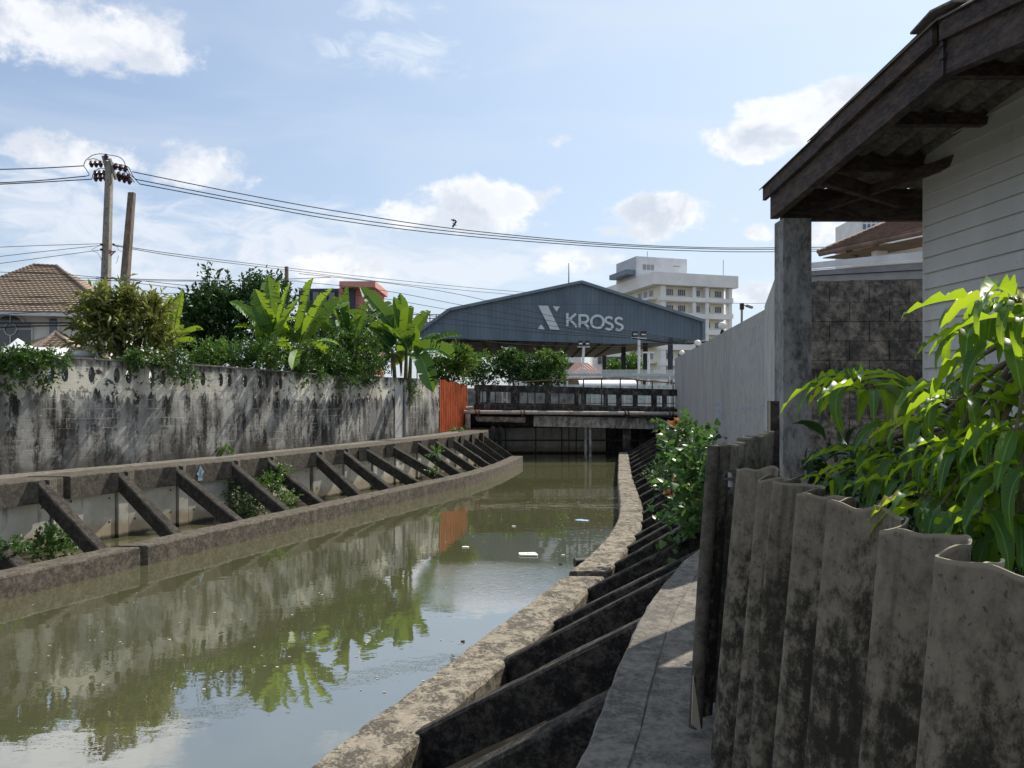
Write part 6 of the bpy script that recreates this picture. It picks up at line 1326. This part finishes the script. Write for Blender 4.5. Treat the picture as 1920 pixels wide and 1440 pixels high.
# orange young shoot tips
rgp = random.Random(3); P_, D_, N_, L_, W_ = [], [], [], [], []
for (px, py, Y) in ((1258,795,11.6),(1264,800,11.6),(1270,790,11.7),(1275,806,11.5),(1290,808,11.4),(1297,803,11.4),(1316,812,11.2),(1250,926,9.8),(1262,932,9.8),(1268,900,10.1),(1243,822,11.6)):
    c = W(px, py, Y)
    for j in range(5): P_.append(c); D_.append((rgp.uniform(-1,1), rgp.uniform(-1,1), rgp.uniform(0,1.2))); N_.append((rgp.uniform(-.5,.5), -.6, .6)); L_.append(rgp.uniform(.05,.10)); W_.append(.055)
M['L_young'] = leafmat('young_orange_leaves', (.5,.16,.07), (.62,.30,.12), .4, .4)
leaves_mesh('young_leaves', M['L_young'], o, P_, D_, N_, L_, W_, T_QUAD)
tree('creeper', 'small patch of leafy creeper between the farther right-bank struts', 'creeper', (3.5,17,1.0), [(3.35,17.5,.95,.35,1.2,.3),(3.2,15.4,.9,.3,.8,.25)], M['L_mid'], 90, 6, .06, .05, None, .01, .2, 5, bark='stem')
tree('wall_weeds', 'low weeds at the foot of the tall grey wall beyond the gate', 'weeds', (4.9,13.6,BANK), [(4.35,13.8,1.5,.4,.8,.18),(4.9,17,1.45,.25,1.5,.14)], M['L_mid'], 90, 6, .09, .03, None, .01, .2, 6, bark='stem')

# --- left bank: banana plants
BG = 'banana plants behind the block wall'
def tipW(px, py, Y): return tuple(W(px, py, Y))
sA = W(515,640,21.2); sA2 = W(560,655,21.8); sA3 = W(500,650,22.2)
banana('banana_plant', 'tall banana plant with pale backlit leaves rising behind the middle of the mouldy wall', (W(520,0,21.4).x,21.4,BANK),
   [(tipW(430,566,20.8),.42,.22,0),(tipW(478,542,21.2),.46,.10,0),(tipW(502,516,21.6),.44,.05,0),(tipW(545,531,20.8),.34,.08,0),(tipW(524,525,22.0),.3,.02,2),(tipW(588,521,21.6),.34,.22,1),(tipW(625,540,21.4),.42,.12,1),(tipW(560,560,20.6),.42,.05,0),(tipW(548,694,20.6),.34,.20,1),(tipW(640,560,22.6),.42,.16,1),(tipW(655,566,23),.3,.25,1),(tipW(470,600,22),.4,.2,2),(tipW(600,590,22.4),.5,.2,1),(tipW(480,560,22.6),.4,.1,2)],
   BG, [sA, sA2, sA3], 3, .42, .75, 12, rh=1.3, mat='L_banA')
sB = W(738,662,28.0); sB2 = W(762,650,28.4); sB3 = W(770,668,27.6)
banana('banana_plant', 'banana plant with broad dark green leaves spreading over the right end of the mouldy wall', (W(745,0,28).x,28,BANK),
   [(tipW(652,582,27.4),.62,.10,0),(tipW(675,538,28),.55,.08,1),(tipW(738,556,28),.46,.02,1),(tipW(750,550,28.4),.42,.04,1),(tipW(808,584,28),.50,.18,1),(tipW(722,566,28.8),.45,.30,0),(tipW(780,604,27.2),.5,.25,2),(tipW(868,630,28.4),.42,.22,2),(tipW(852,674,27.2),.62,.42,2),(tipW(812,735,26.6),.58,.55,2),(tipW(680,660,27.6),.40,.22,0),(tipW(658,632,28),.4,.14,0),(tipW(776,640,27),.4,.3,1),(tipW(706,600,28.4),.6,.12,0),(tipW(820,640,28.6),.4,.3,2),(tipW(712,690,27.6),.3,.25,0)],
   BG, [sB, sB2, sB3], 5, .5, .30, 12, rh=1.6)
sC = W(628,655,25.6); sC2 = W(655,660,25.9)
banana('banana_plant', 'banana plant with torn leaves standing between the pale and the dark-leaved ones', (W(640,0,25.6).x,25.6,BANK),
   [(tipW(652,535,25.6),.42,.08,1),(tipW(692,565,25.8),.4,.2,1),(tipW(600,575,25.6),.45,.15,0),(tipW(680,590,25),.45,.2,1),(tipW(610,625,25),.45,.2,0)], BG, [sC, sC2], 7, .48, .8, 15, rh=1.6)
sD = W(322,650,23.0); sD2 = W(300,665,22.4)
banana('banana_plant', 'small banana plant with upright yellow-green leaves just right of the golden bush', (W(320,0,22.8).x,22.8,BANK),
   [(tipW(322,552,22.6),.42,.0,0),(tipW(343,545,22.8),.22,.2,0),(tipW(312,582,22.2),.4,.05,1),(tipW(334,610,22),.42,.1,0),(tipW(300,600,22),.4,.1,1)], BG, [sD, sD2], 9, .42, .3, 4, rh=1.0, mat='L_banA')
# --- trees and shrubs behind the wall
def E(px, py, Y, rpx, rpy, dy=None): c = W(px,py,Y); return (c.x, c.y, c.z, rpx/F*Y, (dy if dy else rpx/F*Y), rpy/F*Y)
tree('golden_bush', 'round golden-green bush with bronze shoots behind the wall beside the utility pole', 'bush', (W(235,0,19).x,19,BANK), [E(235,618,19,72,50,.8),(E(205,584,19,40,28,.6)),E(275,600,19,38,38,.6),E(190,632,19,40,32,.6),E(225,568,19,30,18,.4),E(285,645,19,34,30,.5)], M['L_gold'], 480, 9, .22, .07, None, .06, .42, 21, .45, T_QUAD, 0, 3)
tree('dark_tree', 'dark glossy-leaved tree with tall top sprigs behind the middle of the wall', 'tree', (W(425,0,25).x,25,BANK), [E(430,630,25,92,62,1.2),E(385,580,25,40,36,.8),E(398,540,25,10,30,.35),E(352,612,25,24,34,.6),E(512,552,25.4,28,24,.8),E(475,545,25,12,26,.4),E(455,575,25,40,30,.9),E(360,650,25,40,36,.9),E(490,560,25.4,44,24,.8),E(430,548,25,9,24,.3),E(400,600,25,60,50,1.0)], M['L_dark'], 1400, 9, .16, .085, None, .09, .42, 22, .5, T_QUAD, 0, 3)
tree('dark_tree', 'lower dark tree filling the gap behind the banana plants', 'tree', (W(600,0,30).x,30,BANK), [E(600,640,30,90,50,1.4),E(700,640,31,60,50,1.2),E(540,600,30,60,40,1.2)], M['L_dark'], 520, 8, .2, .10, None, .08, .5, 23, .4, T_QUAD, 0, 2)
LG = 'shrubs along the back of the block wall'
sh_ = [((465,670,20.6,52,24),'L_light','light feathery shrub behind the wall left of the pale banana plant',24),((400,668,19.9,34,20),'L_light','light green shrub behind the wall under the dark tree',25),((545,682,22,34,18),'L_mid','low shrub at the foot of the pale banana plant',26),((598,680,23.4,42,34),'L_mid','mid-green shrub spilling over the wall between the banana plants',27),((660,668,24.6,46,42),'L_mid','bushy shrub behind the wall just left of the dark-leaved banana plant',28),((690,690,25.2,26,24),'L_dark','small dark shrub on the wall top beside the banana stem',29),((640,700,24.2,40,20),'L_light','low leafy shrub lapping the wall coping below the torn banana leaves',33)]
for (e, m_, lb, sd_) in sh_:
    e = (e[0],e[1]-2,e[2],e[3]*1.1,e[4]*1.1)
    b = W(e[0],0,e[2]); n = int(e[3]*e[4]*.17)+60
    tree('shrub', lb, 'shrub', (b.x,b.y,BANK), [E(e[0],e[1],e[2],e[3],e[4],.6),E(e[0]-e[3]*.5,e[1]+8,e[2],e[3]*.6,e[4]*.8,.5),E(e[0]+e[3]*.5,e[1]+6,e[2],e[3]*.6,e[4]*.8,.5)], M[m_], n, 8, .105, .05, LG, .025, .3, sd_, .4, bark='stem')
tree('plumeria', 'plumeria shrub with pale yellow flowers behind the orange fence', 'shrub', (W(845,0,33.5).x,33.5,BANK), [E(845,690,33.5,36,32,.8),E(862,675,33.6,28,22,.7),E(825,700,33.2,26,24,.6)], M['L_flow'], 210, 8, .30, .085, None, .05, .3, 34, .4, T_QUAD, 0, 3)
el = []
for px, y in ((20,16.4),(90,17.0),(160,17.6),(240,18.2),(320,19.2),(400,20.4),(470,21.8),(540,23.0)):
    el.append((wx(px,y)-.35, y+.1, 2.6, .95, .5, .75))
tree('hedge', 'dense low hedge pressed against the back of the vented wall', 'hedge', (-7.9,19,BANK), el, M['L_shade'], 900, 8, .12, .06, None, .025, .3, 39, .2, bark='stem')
# creepers over the wall face
def facep(px, py):      # point on the wall face for a pixel, by marching along the wall
    k = (px-960)/F; best = min(range(len(sm)), key=lambda i: abs(sm[i].x/max(.1, sm[i].y)-k) if sm[i].y > 1 else 9); p = sm[best]+nr[best]*.1; return Vector((p.x, p.y, EYE-(py-HY)/F*p.y))
CG = 'creepers hanging over the block wall'
for (cs, lb, sd_, m_) in (([(12,700,26,28),(60,690,26,30),(30,670,40,16),(85,675,30,14),(0,668,30,14)],'large leafy creeper hanging over the wall top at the left edge',41,'L_mid'),([(246,690,10,24),(262,668,26,14),(240,672,22,12)],'narrow creeper trailing down the wall below the golden bush',42,'L_mid'),([(305,690,22,24),(335,702,24,16),(318,672,18,20)],'round dark creeper hanging over the wall top left of its middle',43,'L_mid'),([(565,708,8,16)],'small tuft hanging from the wall top below the tall banana plant',44,'L_light'),([(592,706,10,10)],'tiny tuft on the wall top right of the small one below the banana',45,'L_light'),([(636,716,26,12),(628,730,8,12)],'creeper fringe hanging below the coping between the banana plants',46,'L_mid'),([(771,737,13,14),(765,722,8,8)],'light green fern-like tuft hanging above the pale downpipe',47,'L_light'),([(413,846,13,8)],'small yellowish weed growing from the foot of the wall on the bank',48,'L_light'),([(690,712,14,8)],'low creeper on the wall top beside the dry banana leaves',49,'L_dark'),([(860,806,14,5),(845,811,10,4)],'low weeds at the foot of the orange fence',50,'L_light')):
    el = []
    for (px, py, rx, ry) in cs:
        c = facep(px, py) if px < 800 else W(px,py,31.4); el.append((c.x, c.y, c.z, rx/F*c.y*1.0, rx/F*c.y*.6+.05, ry/F*c.y))
    c0 = facep(*cs[0][:2]) if cs[0][0] < 800 else W(cs[0][0],cs[0][1],31.4); n = int(sum(e[2]*e[3] for e in cs)*.11)+16
    tree('creeper', lb, 'creeper', (c0.x, c0.y, c0.z), el, M[m_], n, 7, .085 if c0.y < 20 else .1, .045, CG, .008, .16, sd_, .1, bark='stem', hang=.05)
# plants in the bays behind the left struts
PG = 'plants growing behind the left bank struts'
for (es, lb, sd_, m_) in (([(100,1022,30,26,13.3)],'dark leafy plant behind the leftmost whole strut',51,'L_mid'),([(14,1035,18,14,11.6),(40,1042,10,6,11.5)],'low plant at the water edge at the far left',52,'L_mid'),([(455,935,26,34,17.6),(478,952,18,18,17.3)],'dark bushy plant in the bay left of the blue painted mark',53,'L_dark'),([(510,915,26,20,18.0),(535,940,20,16,17.8),(522,888,18,12,18.4),(500,905,16,10,18.4)],'bright green plant climbing over a strut right of the blue painted mark',54,'L_light'),([(818,848,9,9,24.2)],'tiny bright fern between two far struts on the left bank',55,'L_light'),([(813,885,8,6,23.3)],'small tuft low between two far struts on the left bank',56,'L_mid')):
    el = [E(x, y, Y, rx, ry, .25) for (x, y, rx, ry, Y) in es]; c = Vector(el[0][:3]); c.z = max(.05, c.z-el[0][5]); n = int(sum(e[2]*e[3] for e in es)*.16)+14
    tree('bank_plant', lb, 'plant', tuple(c), el, M[m_], n, 7, .075, .045, PG, .008, .18, sd_, .3, bark='stem')
# --- trees beyond the bridge
for (es, lb, sd_, m_, n) in (([(905,690,30,26,45),(888,696,22,26,45)],'yellowish-green shrub beyond the bridge beside the plumeria',61,'L_light',170),([(955,686,28,22,45.5),(958,672,20,12,45.5)],'taller dark green shrub in the middle of the row beyond the bridge',62,'L_mid',230),([(930,702,56,20,44.6),(985,702,34,18,44.6)],'low dark hedge beyond the parapet under the shrubs',63,'L_dark',220),([(990,692,26,24,45),(975,690,16,20,45)],'small loose shrub between the two taller ones beyond the bridge',64,'L_mid',130),([(1030,692,30,26,45),(1045,680,20,16,45),(1022,676,20,14,45)],'rounded bright tree at the right end of the row beyond the bridge',65,'L_light',260),([(1030,712,32,12,44.4),(1000,712,28,10,44.4)],'grey-leaved low shrub just behind the parapet',66,'L_mid',170)):
    el = [E(x, y, Y, rx, ry, .8) for (x, y, rx, ry, Y) in es]; b = W(es[0][0],0,es[0][4]); tree('shrub', lb, 'shrub', (b.x,b.y,BANK), el, M[m_], n, 8, .20, .10, 'shrubs beyond the bridge', .05, .35, sd_, .4)
for (es, lb, sd_) in (([(1150,692,15,12,88),(1155,700,12,10,88)],'small pale green tree under the shed left of a dark column',71),([(1183,684,16,17,90),(1188,694,14,12,90)],'rounder green tree under the shed right of the dark column',72)):
    el = [E(x, y, Y, rx, ry, 1.5) for (x, y, rx, ry, Y) in es]; b = W(es[0][0],0,es[0][4]); tree('tree', lb, 'tree', (b.x,b.y,BANK), el, M['L_light'], 160, 8, .36, .2, 'trees under the shed', .12, .6, sd_, .4)
# ================================================================ LITTER
o = thing('foam_lid', 'flat white foam lid with a dark spot floating right of centre on the water', 'litter', G(991,1040,.01)); c = G(991,1040,.008); mb = MB()
pp = [(-.16,-.045),(-.14,-.06),(.15,-.075),(.165,-.06),(.12,.06),(.1,.07),(-.165,.05),(-.175,.035)]; mb.plate([c+Vector((a,b*1.6,0)) for a, b in pp], (0,0,1), .022); mb.build('lid', M['foam'], o); MB().lathe(c+Vector((-.01,0,.022)), [(.022,0),(.018,.003)], 10).build('spot', M['black'], o)
def scrap(px, py, s, lab, mat, seed, sy=.6):
    c = G(px, py, .004); rg = random.Random(seed); pp = [c+Vector((math.cos(a)*s*rg.uniform(.6,1.1), math.sin(a)*s*sy*rg.uniform(.6,1.1), 0)) for a in [k*.78 for k in range(8)]]; o = MB().plate(pp, (0,0,1), .012).build('litter_scrap', mat, origin=c); tag(o, lab, 'litter', 'scraps floating on the water')
scrap(873,1026,.09,'white plastic scrap floating below the orange fence reflection',M['foam'],1); scrap(1090,976,.17,'pale blue-grey plastic film floating near the right wall',M['paleblue'],2,.9); scrap(868,1203,.03,'small dark scrap floating near the lower part of the right beam',M['black'],3); scrap(1052,1058,.04,'small grey scrap floating below and right of the foam lid',M['black'],4); scrap(1056,1041,.035,'small pale scrap floating right of the foam lid',M['foam'],5); scrap(963,987,.05,'small white scrap floating above and left of the foam lid',M['foam'],6)
rg = random.Random(77); mb = MB()
for i in range(420):
    if i < 150: x, y = rg.uniform(1040,1158), rg.uniform(860,1040)
    elif i < 230: x, y = rg.uniform(990,1158), rg.uniform(924,945)
    else: x, y = rg.uniform(60,1150), rg.uniform(900,1300)
    c = G(x, y, .003); 
    xm0, xm1 = np.interp(c.y, ly, lx)+.1, np.interp(c.y, RBY, RB0)-.05
    if not (xm0 < c.x < xm1): continue
    s = rg.uniform(.006,.02); mb.plate([c+Vector((math.cos(a)*s, math.sin(a)*s*.8, 0)) for a in (0,1.3,2.6,3.9,5.2)], (0,0,1), .003)
tag(mb.build('floating_flecks', plain('pale_flecks', (.42,.42,.34), .7, .2, 20)), 'tiny pale flecks of scum scattered on the murky water', 'scum', kind='stuff')
